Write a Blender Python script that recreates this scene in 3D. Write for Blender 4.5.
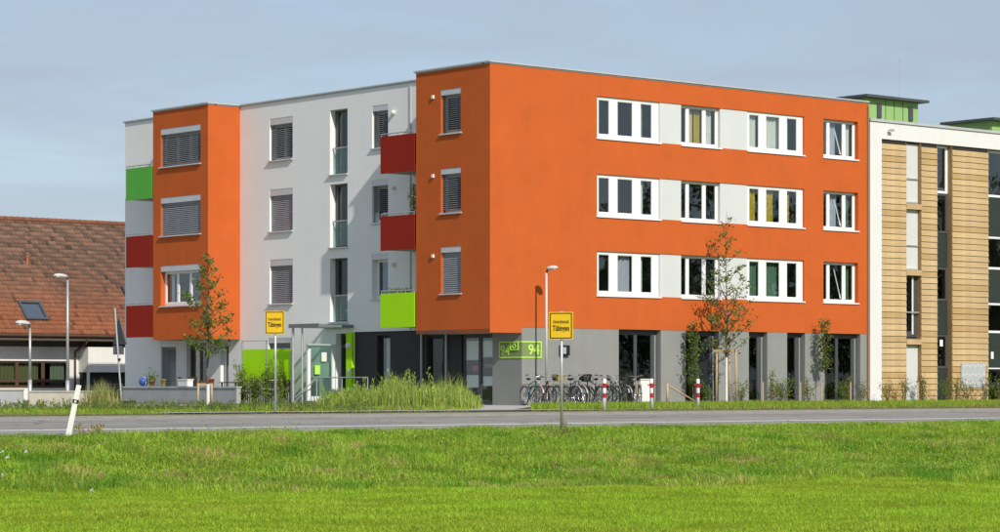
import bpy, bmesh, math, random
import numpy as np
from mathutils import Vector, Matrix

R = math.radians
scene = bpy.context.scene
col = scene.collection
for o in list(bpy.data.objects):
    bpy.data.objects.remove(o)

# ------------------------------------------------------------------ camera
FX, FY = 0.75881, 0.65131            # direction of the street front (to the right and away)
CX, CY = -0.3526, 90.8               # front corner of the orange block on the ground
THETA = math.atan2(FY, FX)
cam_d = bpy.data.cameras.new('camera')
cam = bpy.data.objects.new('camera', cam_d)
col.objects.link(cam)
cam.location = (0, 0, 0.7)
cam.rotation_euler = (R(90), 0, 0)
cam_d.sensor_width = 36
cam_d.lens = 2.575 * 36
cam_d.shift_y = 0.120
cam_d.clip_start = 0.5
cam_d.clip_end = 6000
scene.camera = cam

# ------------------------------------------------------------------ sky and sun
TO_SUN = Vector((0.445, -0.932, 0.74)).normalized()
SUN_EL = math.asin(TO_SUN.z)
SUN_AZ = math.atan2(TO_SUN.x, TO_SUN.y)
world = bpy.data.worlds.new('World')
scene.world = world
world.use_nodes = True
wn, wl = world.node_tree.nodes, world.node_tree.links
wn.clear()
sky = wn.new('ShaderNodeTexSky'); sky.sky_type = 'NISHITA'; sky.sun_disc = False
sky.sun_elevation = SUN_EL
sky.sun_rotation = SUN_AZ
sky.altitude = 300
sky.air_density = 1.0; sky.dust_density = 0.9; sky.ozone_density = 2.0
geo = wn.new('ShaderNodeTexCoord')
mp = wn.new('ShaderNodeMapping'); mp.inputs['Scale'].default_value = (4.0, 4.0, 22.0)
mp.inputs['Rotation'].default_value = (0, R(7), R(20))
nz = wn.new('ShaderNodeTexNoise'); nz.inputs['Scale'].default_value = 1.6; nz.inputs['Detail'].default_value = 7
nz.inputs['Roughness'].default_value = 0.58; nz.inputs['Distortion'].default_value = 0.6
rp = wn.new('ShaderNodeValToRGB')
rp.color_ramp.elements[0].position = 0.38; rp.color_ramp.elements[0].color = (0.58, 0.58, 0.58, 1)
rp.color_ramp.elements[1].position = 0.66; rp.color_ramp.elements[1].color = (0.86, 0.86, 0.86, 1)
mx = wn.new('ShaderNodeMix'); mx.data_type = 'RGBA'
mx.inputs['B'].default_value = (3.3, 3.86, 4.68, 1)
bg = wn.new('ShaderNodeBackground'); bg.inputs['Strength'].default_value = 0.13
wo = wn.new('ShaderNodeOutputWorld')
wl.new(geo.outputs['Generated'], mp.inputs['Vector']); wl.new(mp.outputs['Vector'], nz.inputs['Vector'])
wl.new(nz.outputs['Fac'], rp.inputs['Fac']); wl.new(rp.outputs['Color'], mx.inputs['Factor'])
wl.new(sky.outputs['Color'], mx.inputs['A']); wl.new(mx.outputs['Result'], bg.inputs['Color'])
wl.new(bg.outputs['Background'], wo.inputs['Surface'])

sun_d = bpy.data.lights.new('sun', 'SUN')
sun_d.energy = 4.15; sun_d.angle = R(0.55); sun_d.color = (1.0, 0.94, 0.85)
sun = bpy.data.objects.new('sun', sun_d); col.objects.link(sun)
sun.rotation_euler = (-TO_SUN).to_track_quat('-Z', 'Y').to_euler()
sun.location = (30, -60, 60)

vs = scene.view_settings
vs.view_transform = 'Standard'; vs.look = 'None'; vs.exposure = 0.0; vs.gamma = 1.0
vs.use_curve_mapping = False
scene.cycles.max_bounces = 8
scene.cycles.transparent_max_bounces = 16

# ------------------------------------------------------------------ helpers
rnd = random.Random(7)
nrg = np.random.default_rng(11)

def W(s, t, z=0.0):
    """street-front coordinates -> world"""
    return Vector((CX + FX * s - FY * t, CY + FY * s + FX * t, z))

def tag(o, label=None, cat=None, group=None, kind=None):
    if label: o['label'] = label
    if cat: o['category'] = cat
    if group: o['group'] = group
    if kind: o['kind'] = kind
    return o

def empty(name, loc=(0, 0, 0), rz=0.0, label=None, cat=None, group=None):
    o = bpy.data.objects.new(name, None)
    col.objects.link(o)
    o.empty_display_size = 0.3
    o.location = loc; o.rotation_euler = (0, 0, rz)
    return tag(o, label, cat, group)

def link(name, me, parent=None, loc=None, rot=None):
    o = bpy.data.objects.new(name, me)
    col.objects.link(o)
    if parent: o.parent = parent
    if loc is not None: o.location = loc
    if rot is not None: o.rotation_euler = rot
    return o

class MB:
    def __init__(self): self.v = []; self.f = []
    def quad(self, *p):
        n = len(self.v); self.v += [tuple(q) for q in p]; self.f.append(tuple(range(n, n + len(p)))); return self
    def box(self, x0, x1, y0, y1, z0, z1):
        if x0 > x1: x0, x1 = x1, x0
        if y0 > y1: y0, y1 = y1, y0
        if z0 > z1: z0, z1 = z1, z0
        n = len(self.v)
        self.v += [(x0,y0,z0),(x1,y0,z0),(x1,y1,z0),(x0,y1,z0),(x0,y0,z1),(x1,y0,z1),(x1,y1,z1),(x0,y1,z1)]
        self.f += [tuple(n+i for i in q) for q in ((0,3,2,1),(4,5,6,7),(0,1,5,4),(1,2,6,5),(2,3,7,6),(3,0,4,7))]
        return self
    def tube(self, p, q, r0, r1=None, n=8, cap=True):
        r1 = r0 if r1 is None else r1
        p, q = Vector(p), Vector(q); d = (q - p)
        if d.length < 1e-6: return self
        d.normalize()
        a = d.orthogonal().normalized(); b = d.cross(a)
        k = len(self.v)
        for c, r in ((p, r0), (q, r1)):
            for i in range(n):
                w = 2 * math.pi * i / n
                self.v.append(tuple(c + a * (r * math.cos(w)) + b * (r * math.sin(w))))
        for i in range(n):
            j = (i + 1) % n
            self.f.append((k + i, k + j, k + n + j, k + n + i))
        if cap:
            self.f.append(tuple(k + n - 1 - i for i in range(n))); self.f.append(tuple(k + n + i for i in range(n)))
        return self
    def path(self, pts, r, n=6):
        rs = r if isinstance(r, (list, tuple)) else [r] * len(pts)
        for i in range(len(pts) - 1): self.tube(pts[i], pts[i+1], rs[i], rs[i+1], n)
        return self
    def ring(self, c, R_, r, axis='y', n=28, m=6):
        k = len(self.v)
        for i in range(n):
            w = 2 * math.pi * i / n
            for j in range(m):
                u = 2 * math.pi * j / m
                rr = R_ + r * math.cos(u); h = r * math.sin(u)
                x, y = rr * math.cos(w), rr * math.sin(w)
                p = {'y': (x, h, y), 'z': (x, y, h), 'x': (h, x, y)}[axis]
                self.v.append((c[0]+p[0], c[1]+p[1], c[2]+p[2]))
        for i in range(n):
            for j in range(m):
                a = k + i*m + j; b = k + i*m + (j+1) % m
                c2 = k + ((i+1) % n)*m + (j+1) % m; d = k + ((i+1) % n)*m + j
                self.f.append((a, b, c2, d))
        return self
    def lathe(self, c, prof, n=16):
        k = len(self.v)
        for r, z in prof:
            for i in range(n):
                w = 2*math.pi*i/n
                self.v.append((c[0]+r*math.cos(w), c[1]+r*math.sin(w), c[2]+z))
        for a in range(len(prof)-1):
            for i in range(n):
                j = (i+1) % n
                self.f.append((k+a*n+i, k+a*n+j, k+(a+1)*n+j, k+(a+1)*n+i))
        return self
    def mesh(self, name, m, smooth=False):
        me = bpy.data.meshes.new(name)
        me.from_pydata(self.v, [], self.f)
        if m: me.materials.append(m)
        if smooth: me.polygons.foreach_set('use_smooth', [True]*len(me.polygons))
        me.update()
        return me
    def build(self, name, m, parent=None, smooth=False, loc=None, rot=None):
        return link(name, self.mesh(name, m, smooth), parent, loc, rot)

class Plane:
    """front: wall along x facing -y; left: wall along y facing -x. depth counts inwards."""
    def __init__(self, kind, at): self.k = kind; self.at = at
    def P(self, a, d, z):
        return (a, self.at + d, z) if self.k == 'f' else (self.at + d, a, z)
    def box(self, mb, a0, a1, d0, d1, z0, z1):
        p, q = self.P(a0, d0, z0), self.P(a1, d1, z1)
        return mb.box(p[0], q[0], p[1], q[1], p[2], q[2])

def plate(mb, pl, a0, a1, z0, z1, holes, d0, d1, sides=True):
    """face at depth d0 with rectangular holes whose reveals run to depth d1"""
    A = sorted(set([a0, a1] + [min(max(h[i], a0), a1) for h in holes for i in (0, 1)]))
    Z = sorted(set([z0, z1] + [min(max(h[i], z0), z1) for h in holes for i in (2, 3)]))
    for i in range(len(A)-1):
        for j in range(len(Z)-1):
            ca, cz = (A[i]+A[i+1])/2, (Z[j]+Z[j+1])/2
            if any(h[0] < ca < h[1] and h[2] < cz < h[3] for h in holes): continue
            mb.quad(pl.P(A[i], d0, Z[j]), pl.P(A[i+1], d0, Z[j]), pl.P(A[i+1], d0, Z[j+1]), pl.P(A[i], d0, Z[j+1]))
    rects = list(holes) + ([(a0, a1, z0, z1)] if sides else [])
    for h in rects:
        a, b, c, d = h
        for (p, q) in (((a, c), (b, c)), ((b, c), (b, d)), ((b, d), (a, d)), ((a, d), (a, c))):
            mb.quad(pl.P(p[0], d0, p[1]), pl.P(q[0], d0, q[1]), pl.P(q[0], d1, q[1]), pl.P(p[0], d1, p[1]))
    return mb

def copy_tree(o, parent=None):
    c = o.copy(); col.objects.link(c)
    if parent: c.parent = parent
    for ch in list(o.children): copy_tree(ch, c)
    return c

# ------------------------------------------------------------------ materials
def mat(name, c, rough=0.75, var=0.0, vscale=3.0, bump=0.0, bscale=60.0, metal=0.0, spec=0.4, c2=None, streak=0.0, coord='Object'):
    m = bpy.data.materials.new(name); m.use_nodes = True
    n, l = m.node_tree.nodes, m.node_tree.links
    b = n['Principled BSDF']
    b.inputs['Roughness'].default_value = rough; b.inputs['Metallic'].default_value = metal
    b.inputs['Specular IOR Level'].default_value = spec
    b.inputs['Base Color'].default_value = (*c, 1)
    tc = n.new('ShaderNodeTexCoord')
    last = None
    if var or c2:
        t = n.new('ShaderNodeTexNoise'); t.inputs['Scale'].default_value = vscale; t.inputs['Detail'].default_value = 8
        t.inputs['Roughness'].default_value = 0.65
        l.new(tc.outputs[coord], t.inputs['Vector'])
        mr = n.new('ShaderNodeMapRange'); mr.inputs[1].default_value = 0.3; mr.inputs[2].default_value = 0.7
        l.new(t.outputs['Fac'], mr.inputs[0])
        x = n.new('ShaderNodeMix'); x.data_type = 'RGBA'
        lo = tuple(v*(1-var) for v in c); hi = c2 if c2 else tuple(min(1, v*(1+var)) for v in c)
        x.inputs['A'].default_value = (*lo, 1); x.inputs['B'].default_value = (*hi, 1)
        l.new(mr.outputs[0], x.inputs['Factor']); last = x.outputs['Result']
    if streak:
        mpn = n.new('ShaderNodeMapping'); mpn.inputs['Scale'].default_value = (1.1, 1.1, 0.10)
        t = n.new('ShaderNodeTexNoise'); t.inputs['Scale'].default_value = 1.7; t.inputs['Detail'].default_value = 6
        l.new(tc.outputs[coord], mpn.inputs['Vector']); l.new(mpn.outputs['Vector'], t.inputs['Vector'])
        mr = n.new('ShaderNodeMapRange'); mr.inputs[1].default_value = 0.35; mr.inputs[2].default_value = 0.7
        mr.inputs[3].default_value = 1.0; mr.inputs[4].default_value = 1.0 - streak
        l.new(t.outputs['Fac'], mr.inputs[0])
        x = n.new('ShaderNodeMix'); x.data_type = 'RGBA'; x.blend_type = 'MULTIPLY'; x.inputs['Factor'].default_value = 1
        if last: l.new(last, x.inputs['A'])
        else: x.inputs['A'].default_value = (*c, 1)
        cr = n.new('ShaderNodeCombineColor')
        for k in range(3): l.new(mr.outputs[0], cr.inputs[k])
        l.new(cr.outputs[0], x.inputs['B']); last = x.outputs['Result']
    if last: l.new(last, b.inputs['Base Color'])
    if bump:
        t = n.new('ShaderNodeTexNoise'); t.inputs['Scale'].default_value = bscale; t.inputs['Detail'].default_value = 5
        l.new(tc.outputs[coord], t.inputs['Vector'])
        bp = n.new('ShaderNodeBump'); bp.inputs['Strength'].default_value = bump; bp.inputs['Distance'].default_value = 0.02
        l.new(t.outputs['Fac'], bp.inputs['Height']); l.new(bp.outputs['Normal'], b.inputs['Normal'])
    return m

def leafmat(name, attr=True, c=(0.08, 0.16, 0.03), trans=0.35, rough=0.6):
    m = bpy.data.materials.new(name); m.use_nodes = True
    n, l = m.node_tree.nodes, m.node_tree.links
    b = n['Principled BSDF']; b.inputs['Roughness'].default_value = rough; b.inputs['Specular IOR Level'].default_value = 0.25
    tr = n.new('ShaderNodeBsdfTranslucent'); ms = n.new('ShaderNodeMixShader'); ms.inputs[0].default_value = trans
    if attr:
        a = n.new('ShaderNodeAttribute'); a.attribute_name = 'tint'
        l.new(a.outputs['Color'], b.inputs['Base Color']); l.new(a.outputs['Color'], tr.inputs['Color'])
    else:
        b.inputs['Base Color'].default_value = (*c, 1); tr.inputs['Color'].default_value = (*c, 1)
    l.new(b.outputs[0], ms.inputs[1]); l.new(tr.outputs[0], ms.inputs[2])
    l.new(ms.outputs[0], n['Material Output'].inputs['Surface'])
    return m

def glassmat(name, tint=(0.92, 0.95, 0.94), refl=0.075, boost=0.8):
    m = bpy.data.materials.new(name); m.use_nodes = True
    n, l = m.node_tree.nodes, m.node_tree.links
    n.remove(n['Principled BSDF'])
    tr = n.new('ShaderNodeBsdfTransparent'); tr.inputs['Color'].default_value = (*tint, 1)
    gl = n.new('ShaderNodeBsdfGlossy'); gl.inputs['Roughness'].default_value = 0.015; gl.inputs['Color'].default_value = (0.95, 0.97, 1, 1)
    lw = n.new('ShaderNodeLayerWeight'); lw.inputs['Blend'].default_value = 0.5
    fr = n.new('ShaderNodeMath'); fr.operation = 'POWER'; fr.inputs[1].default_value = 4.0
    l.new(lw.outputs['Facing'], fr.inputs[0])
    tc = n.new('ShaderNodeTexCoord'); t = n.new('ShaderNodeTexNoise'); t.inputs['Scale'].default_value = 1.1
    bp = n.new('ShaderNodeBump'); bp.inputs['Strength'].default_value = 0.06; bp.inputs['Distance'].default_value = 0.05
    l.new(tc.outputs['Object'], t.inputs['Vector']); l.new(t.outputs['Fac'], bp.inputs['Height'])
    l.new(bp.outputs['Normal'], gl.inputs['Normal'])
    ma = n.new('ShaderNodeMath'); ma.operation = 'MULTIPLY_ADD'; ma.inputs[1].default_value = boost; ma.inputs[2].default_value = refl
    ma.use_clamp = True
    l.new(fr.outputs[0], ma.inputs[0])
    ms = n.new('ShaderNodeMixShader'); l.new(ma.outputs[0], ms.inputs[0])
    l.new(tr.outputs[0], ms.inputs[1]); l.new(gl.outputs[0], ms.inputs[2])
    l.new(ms.outputs[0], n['Material Output'].inputs['Surface'])
    return m

M = {}
M['orange'] = mat('orange_plaster', (0.548, 0.116, 0.026), 0.9, 0.065, 0.9, 0.35, 60, streak=0.04, spec=0.15)
M['joint'] = mat('orange_joint', (0.42, 0.105, 0.03), 0.9)
M['gap'] = mat('tan_gap_shadow', (0.30, 0.17, 0.08), 0.8)
M['canopy'] = mat('grey_painted_steel', (0.17, 0.18, 0.18), 0.5, 0.08, 2)
M['grey'] = mat('light_grey_plaster', (0.83, 0.83, 0.815), 0.9, 0.03, 0.5, 0.25, 60, streak=0.02, spec=0.15)
M['midgrey'] = mat('grey_plaster', (0.27, 0.275, 0.262), 0.9, 0.06, 0.7, 0.25, 60, streak=0.05, spec=0.15)
M['charcoal'] = mat('charcoal_panel', (0.036, 0.037, 0.040), 0.7, 0.12, 1.0)
M['white'] = mat('white_plaster', (0.72, 0.72, 0.70), 0.85, 0.02, 0.7, 0.15, 70, streak=0.04, spec=0.2)
M['wpanel'] = mat('white_facade_panel', (0.61, 0.63, 0.615), 0.6, 0.02, 1.0, streak=0.03)
M['upvc'] = mat('white_window_frame', (0.80, 0.81, 0.81), 0.35, 0.015, 2.0)
M['alu'] = mat('aluminium', (0.62, 0.63, 0.65), 0.4, 0.06, 2.0, metal=0.35)
M['dkframe'] = mat('dark_grey_metal_frame', (0.085, 0.088, 0.095), 0.45, 0.1, 2.0, metal=0.2)
M['zinc'] = mat('zinc_coping', (0.52, 0.53, 0.54), 0.5, 0.1, 1.5, metal=0.2)
M['slat'] = mat('blind_slat', (0.35, 0.36, 0.38), 0.45, 0.08, 2.0, metal=0.3)
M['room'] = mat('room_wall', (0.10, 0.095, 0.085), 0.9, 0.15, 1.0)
M['redp'] = mat('red_balcony_panel', (0.29, 0.020, 0.008), 0.7, 0.04, 1.0, streak=0.04, spec=0.15)
M['greenp'] = mat('green_balcony_panel', (0.085, 0.42, 0.035), 0.5, 0.04, 1.0)
M['lime'] = mat('lime_panel', (0.40, 0.78, 0.008), 0.65, 0.03, 1.0, spec=0.15)
M['roofing'] = mat('roof_gravel', (0.25, 0.24, 0.23), 0.95, 0.2, 8)
M['board'] = mat('timber_board', (0.51, 0.36, 0.185), 0.75, 0.16, 2.2, 0.2, 30, streak=0.06)
M['board2'] = mat('timber_board_pale', (0.56, 0.40, 0.205), 0.75, 0.16, 2.2, 0.2, 30, streak=0.06)
M['board3'] = mat('timber_board_deep', (0.45, 0.30, 0.135), 0.75, 0.16, 2.2, 0.2, 30, streak=0.06)
M['boardrev'] = mat('timber_reveal', (0.30, 0.19, 0.085), 0.8, 0.12, 2.0)
M['batten'] = mat('dark_battens', (0.03, 0.026, 0.02), 0.9)
M['pistachio'] = mat('pale_green_panel', (0.28, 0.48, 0.16), 0.6, 0.04, 1.2, streak=0.06)
M['dkgreen'] = mat('dark_green_panel', (0.032, 0.043, 0.036), 0.3, 0.1, 1.0)
M['glass'] = glassmat('window_glass')
M['glass_d'] = glassmat('dark_glass', (0.60, 0.66, 0.61), 0.045, 0.8)
M['glass_c'] = glassmat('clear_glass', (0.80, 0.92, 0.87), 0.05, 0.8)
def asphalt_mat():
    m = mat('asphalt', (0.29, 0.275, 0.25), 0.95, 0.10, 0.5, 0.4, 90, c2=(0.345, 0.325, 0.292), spec=0.2)
    n, l = m.node_tree.nodes, m.node_tree.links
    b = n['Principled BSDF']; src = b.inputs['Base Color'].links[0].from_socket
    tc = n.new('ShaderNodeTexCoord')
    rot = n.new('ShaderNodeMapping'); rot.inputs['Rotation'].default_value = (0, 0, -THETA); l.new(tc.outputs['Object'], rot.inputs['Vector'])
    st_ = n.new('ShaderNodeMapping'); st_.inputs['Scale'].default_value = (0.05, 0.9, 1); l.new(rot.outputs['Vector'], st_.inputs['Vector'])
    t1 = n.new('ShaderNodeTexNoise'); t1.inputs['Scale'].default_value = 1.0; t1.inputs['Detail'].default_value = 4; l.new(st_.outputs['Vector'], t1.inputs['Vector'])
    t2 = n.new('ShaderNodeTexVoronoi'); t2.feature = 'DISTANCE_TO_EDGE'; t2.inputs['Scale'].default_value = 0.35; t2.inputs['Randomness'].default_value = 1.0
    wob = n.new('ShaderNodeTexNoise'); wob.inputs['Scale'].default_value = 1.5; l.new(rot.outputs['Vector'], wob.inputs['Vector'])
    ad = n.new('ShaderNodeVectorMath'); ad.operation = 'ADD'; l.new(rot.outputs['Vector'], ad.inputs[0]); l.new(wob.outputs['Color'], ad.inputs[1])
    l.new(ad.outputs['Vector'], t2.inputs['Vector'])
    mr = n.new('ShaderNodeMapRange'); mr.inputs[1].default_value = 0.3; mr.inputs[2].default_value = 0.7; mr.inputs[3].default_value = 0.80; mr.inputs[4].default_value = 1.12
    l.new(t1.outputs['Fac'], mr.inputs[0])
    cr = n.new('ShaderNodeMapRange'); cr.inputs[1].default_value = 0.006; cr.inputs[2].default_value = 0.014; cr.inputs[3].default_value = 0.55; cr.inputs[4].default_value = 1.0
    l.new(t2.outputs['Distance'], cr.inputs[0])
    mu = n.new('ShaderNodeMath'); mu.operation = 'MULTIPLY'; l.new(mr.outputs[0], mu.inputs[0]); l.new(cr.outputs[0], mu.inputs[1])
    cc = n.new('ShaderNodeCombineColor')
    for k in range(3): l.new(mu.outputs[0], cc.inputs[k])
    x = n.new('ShaderNodeMix'); x.data_type = 'RGBA'; x.blend_type = 'MULTIPLY'; x.inputs['Factor'].default_value = 1
    l.new(src, x.inputs['A']); l.new(cc.outputs[0], x.inputs['B']); l.new(x.outputs['Result'], b.inputs['Base Color'])
    return m
M['asphalt'] = asphalt_mat()
M['line'] = mat('road_paint', (0.72, 0.72, 0.70), 0.7, 0.25, 5.0)
M['gravel'] = mat('gravel', (0.30, 0.27, 0.21), 0.95, 0.3, 5.0, 0.6, 60)
M['concrete'] = mat('concrete', (0.42, 0.41, 0.38), 0.9, 0.12, 2.0, 0.2, 40)
M['kerb'] = mat('kerb_concrete', (0.27, 0.26, 0.235), 0.9, 0.15, 3.0, 0.2, 40)
M['soil'] = mat('grassy_soil', (0.072, 0.105, 0.022), 0.98, 0.35, 2.5, 0.6, 30, c2=(0.11, 0.135, 0.035))
M['meadow'] = mat('meadow_soil', (0.16, 0.24, 0.015), 1.0, 0.3, 1.2, 0.6, 30, c2=(0.22, 0.27, 0.02), spec=0.02)
M['blade'] = leafmat('grass_blades', trans=0.4)
M['leaf'] = leafmat('leaves', trans=0.35)
M['stem'] = mat('weed_stem', (0.14, 0.16, 0.045), 0.8, 0.2, 8)
M['bark'] = mat('bark', (0.14, 0.105, 0.075), 0.9, 0.25, 14, 0.5, 40)
M['wood'] = mat('stake_wood', (0.46, 0.34, 0.20), 0.85, 0.15, 6)
M['limewash'] = mat('white_trunk_paint', (0.72, 0.71, 0.67), 0.9, 0.1, 9)
M['steel'] = mat('galvanised_steel', (0.50, 0.51, 0.51), 0.45, 0.12, 5, metal=0.55)
M['polewhite'] = mat('pale_pole_paint', (0.60, 0.60, 0.58), 0.5, 0.06, 5)
M['lampglass'] = mat('lamp_cover', (0.55, 0.53, 0.50), 0.3, 0.05, 4)
M['yellow'] = mat('sign_yellow', (0.80, 0.50, 0.015), 0.45, 0.04, 4)
M['black'] = mat('black_paint', (0.012, 0.012, 0.013), 0.5)
M['rubber'] = mat('rubber', (0.022, 0.022, 0.023), 0.85, 0.2, 8)
M['red'] = mat('red_band', (0.36, 0.022, 0.022), 0.5, 0.08, 6)
M['whitepaint'] = mat('white_paint', (0.78, 0.77, 0.74), 0.5, 0.05, 6)
M['beige'] = mat('beige_wall', (0.52, 0.48, 0.40), 0.9, 0.07, 1.6, 0.2, 50, streak=0.12)
M['gardenwall'] = mat('garden_wall_grey', (0.40, 0.405, 0.41), 0.9, 0.06, 1.5, 0.2, 50, streak=0.12)
M['brown'] = mat('brown_timber', (0.085, 0.045, 0.025), 0.7, 0.15, 4)
M['cream'] = mat('cream_board', (0.62, 0.57, 0.43), 0.85, 0.06, 2)
M['hwhite'] = mat('house_white', (0.76, 0.74, 0.69), 0.9, 0.05, 1.2, streak=0.08)
M['soffit'] = mat('soffit_and_eave_shade', (0.10, 0.075, 0.055), 0.85, 0.2, 3)
M['chrome'] = mat('chrome', (0.70, 0.70, 0.72), 0.2, metal=0.9)
M['terracotta'] = mat('terracotta', (0.42, 0.14, 0.06), 0.85, 0.1, 6)
M['ridge'] = mat('ridge_clay', (0.20, 0.075, 0.038), 0.85, 0.25, 3)
M['bluep'] = mat('blue_plastic', (0.05, 0.12, 0.42), 0.4)
M['limeglass'] = mat('lime_lettering', (0.50, 0.80, 0.12), 0.5)
M['limepaint'] = mat('lime_plate', (0.20, 0.27, 0.10), 0.55, 0.04, 3)
M['mailbox'] = mat('mailbox_grey', (0.38, 0.42, 0.40), 0.45, 0.05, 4)
M['paper'] = mat('paper', (0.78, 0.78, 0.74), 0.8)
M['wicker'] = mat('wicker', (0.50, 0.36, 0.12), 0.8, 0.2, 30)

def curtain_mat(nm, c): return mat(nm, c, 0.9, 0.06, 6)
M['cur_yellow'] = curtain_mat('curtain_yellow', (0.44, 0.32, 0.02))
M['cur_white'] = curtain_mat('curtain_white', (0.66, 0.66, 0.62))
M['cur_green'] = curtain_mat('curtain_green', (0.09, 0.18, 0.12))
M['cur_blue'] = curtain_mat('curtain_blue', (0.14, 0.20, 0.42))
M['cur_cream'] = curtain_mat('curtain_cream', (0.58, 0.50, 0.30))
M['cur_lilac'] = curtain_mat('curtain_lilac', (0.42, 0.44, 0.52))

def tilemat():
    m = bpy.data.materials.new('clay_tiles'); m.use_nodes = True
    n, l = m.node_tree.nodes, m.node_tree.links
    b = n['Principled BSDF']; b.inputs['Roughness'].default_value = 0.85
    a = n.new('ShaderNodeAttribute'); a.attribute_name = 'tint'
    tc = n.new('ShaderNodeTexCoord'); t = n.new('ShaderNodeTexNoise'); t.inputs['Scale'].default_value = 9; t.inputs['Detail'].default_value = 6
    l.new(tc.outputs['Object'], t.inputs['Vector'])
    mr = n.new('ShaderNodeMapRange'); mr.inputs[3].default_value = 0.7; mr.inputs[4].default_value = 1.25
    l.new(t.outputs['Fac'], mr.inputs[0])
    cr = n.new('ShaderNodeCombineColor')
    for k in range(3): l.new(mr.outputs[0], cr.inputs[k])
    x = n.new('ShaderNodeMix'); x.data_type = 'RGBA'; x.blend_type = 'MULTIPLY'; x.inputs['Factor'].default_value = 1
    l.new(a.outputs['Color'], x.inputs['A']); l.new(cr.outputs[0], x.inputs['B']); l.new(x.outputs['Result'], b.inputs['Base Color'])
    return m
M['tile'] = tilemat()

def text_mesh(name, body, size, m, extrude=0.004, spacing=1.0, align='CENTER', bold=0.0, width=None, height=None):
    cu = bpy.data.curves.new('text', 'FONT'); cu.body = body; cu.size = size; cu.extrude = extrude
    cu.align_x = align; cu.align_y = 'CENTER'; cu.space_character = spacing; cu.offset = bold; cu.resolution_u = 3
    o = bpy.data.objects.new('text', cu); col.objects.link(o)
    dg = bpy.context.evaluated_depsgraph_get()
    me = bpy.data.meshes.new_from_object(o.evaluated_get(dg))
    bpy.data.objects.remove(o); bpy.data.curves.remove(cu)
    me.name = name; me.materials.clear(); me.materials.append(m)
    co = np.array([v.co[:] for v in me.vertices])
    if width and len(co):
        w = co[:, 0].max() - co[:, 0].min(); co[:, 0] *= width / w
    if height and len(co):
        h = co[:, 1].max() - co[:, 1].min(); co[:, 1] *= height / h
    co[:, 0] -= (co[:, 0].max() + co[:, 0].min())/2; co[:, 1] -= (co[:, 1].max() + co[:, 1].min())/2
    me.vertices.foreach_set('co', co.ravel()); me.update()
    return me

def tinted_mesh(name, V, F, T, m):
    """V (n,3), F list/array of faces (k,3|4), T per-vertex colour (n,3)"""
    me = bpy.data.meshes.new(name)
    F = np.asarray(F); k = F.shape[1]
    me.vertices.add(len(V)); me.vertices.foreach_set('co', np.asarray(V, np.float32).ravel())
    me.loops.add(F.size); me.loops.foreach_set('vertex_index', F.astype(np.int32).ravel())
    me.polygons.add(len(F))
    me.polygons.foreach_set('loop_start', (np.arange(len(F))*k).astype(np.int32))
    me.polygons.foreach_set('loop_total', np.full(len(F), k, np.int32))
    ca = me.color_attributes.new('tint', 'FLOAT_COLOR', 'POINT')
    C4 = np.ones((len(V), 4), np.float32); C4[:, :3] = T
    ca.data.foreach_set('color', C4.ravel())
    me.materials.append(m); me.update(calc_edges=True)
    return me

# ------------------------------------------------------------------ ground and road
def vnoise(x, y, sc, seed=0):
    """smooth value noise in [0,1] for arrays"""
    x = np.asarray(x)*sc; y = np.asarray(y)*sc
    xi = np.floor(x).astype(np.int64); yi = np.floor(y).astype(np.int64)
    fx = x-xi; fy = y-yi; fx = fx*fx*(3-2*fx); fy = fy*fy*(3-2*fy)
    def h(i, j):
        n = (i*374761393 + j*668265263 + seed*1442695041) & 0x7fffffff
        n = (n ^ (n >> 13))*1274126177 & 0x7fffffff
        return ((n ^ (n >> 16)) & 0xffff)/65535.0
    return (h(xi, yi)*(1-fx)+h(xi+1, yi)*fx)*(1-fy)+(h(xi, yi+1)*(1-fx)+h(xi+1, yi+1)*fx)*fy

T_TOP, T_TOE = -25.6, -36.3
Z_MEADOW, Z_VERGE = -0.95, -0.27
def st(x, y):
    dx, dy = np.asarray(x)-CX, np.asarray(y)-CY
    return dx*FX+dy*FY, -dx*FY+dy*FX
def near_height(x, y):
    s, t = st(x, y)
    k = np.clip((t-T_TOE)/(T_TOP-T_TOE), 0, 1)
    k = 0.35*k + 0.65*k*k*(3-2*k)
    h = Z_MEADOW+(Z_VERGE-Z_MEADOW)*k
    und = (vnoise(x, y, 0.35, 1)-0.5)*0.10 + (vnoise(x, y, 1.1, 2)-0.5)*0.05
    fade = np.clip((T_TOP-t)/1.5, 0, 1)
    return h+und*fade

def ground_sheet():
    S = np.concatenate([[-1500, -600, -250, -120], np.arange(-80, 60.1, 1.0), [90, 160, 300, 700, 1500]])
    T = np.concatenate([[-1500, -600, -250, -120, -80], np.arange(-70, -44, 1.0), np.arange(-44.1, T_TOP+0.01, 0.5), [-25.5]])
    SS, TT = np.meshgrid(S, T, indexing='ij')
    X = CX+FX*SS-FY*TT; Y = CY+FY*SS+FX*TT
    Z = near_height(X, Y); Z[:, -1] = -0.45
    V = np.stack([X, Y, Z], -1).reshape(-1, 3)
    nT = len(T); F = []
    for i in range(len(S)-1):
        for j in range(nT-1):
            a = i*nT+j; F.append((a, a+nT, a+nT+1, a+1))
    me = bpy.data.meshes.new('meadow_ground'); me.from_pydata(V.tolist(), [], F); me.materials.append(M['meadow'])
    me.polygons.foreach_set('use_smooth', [True]*len(me.polygons)); me.update()
    tag(link('meadow', me), kind='structure')
ground_sheet()

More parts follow.
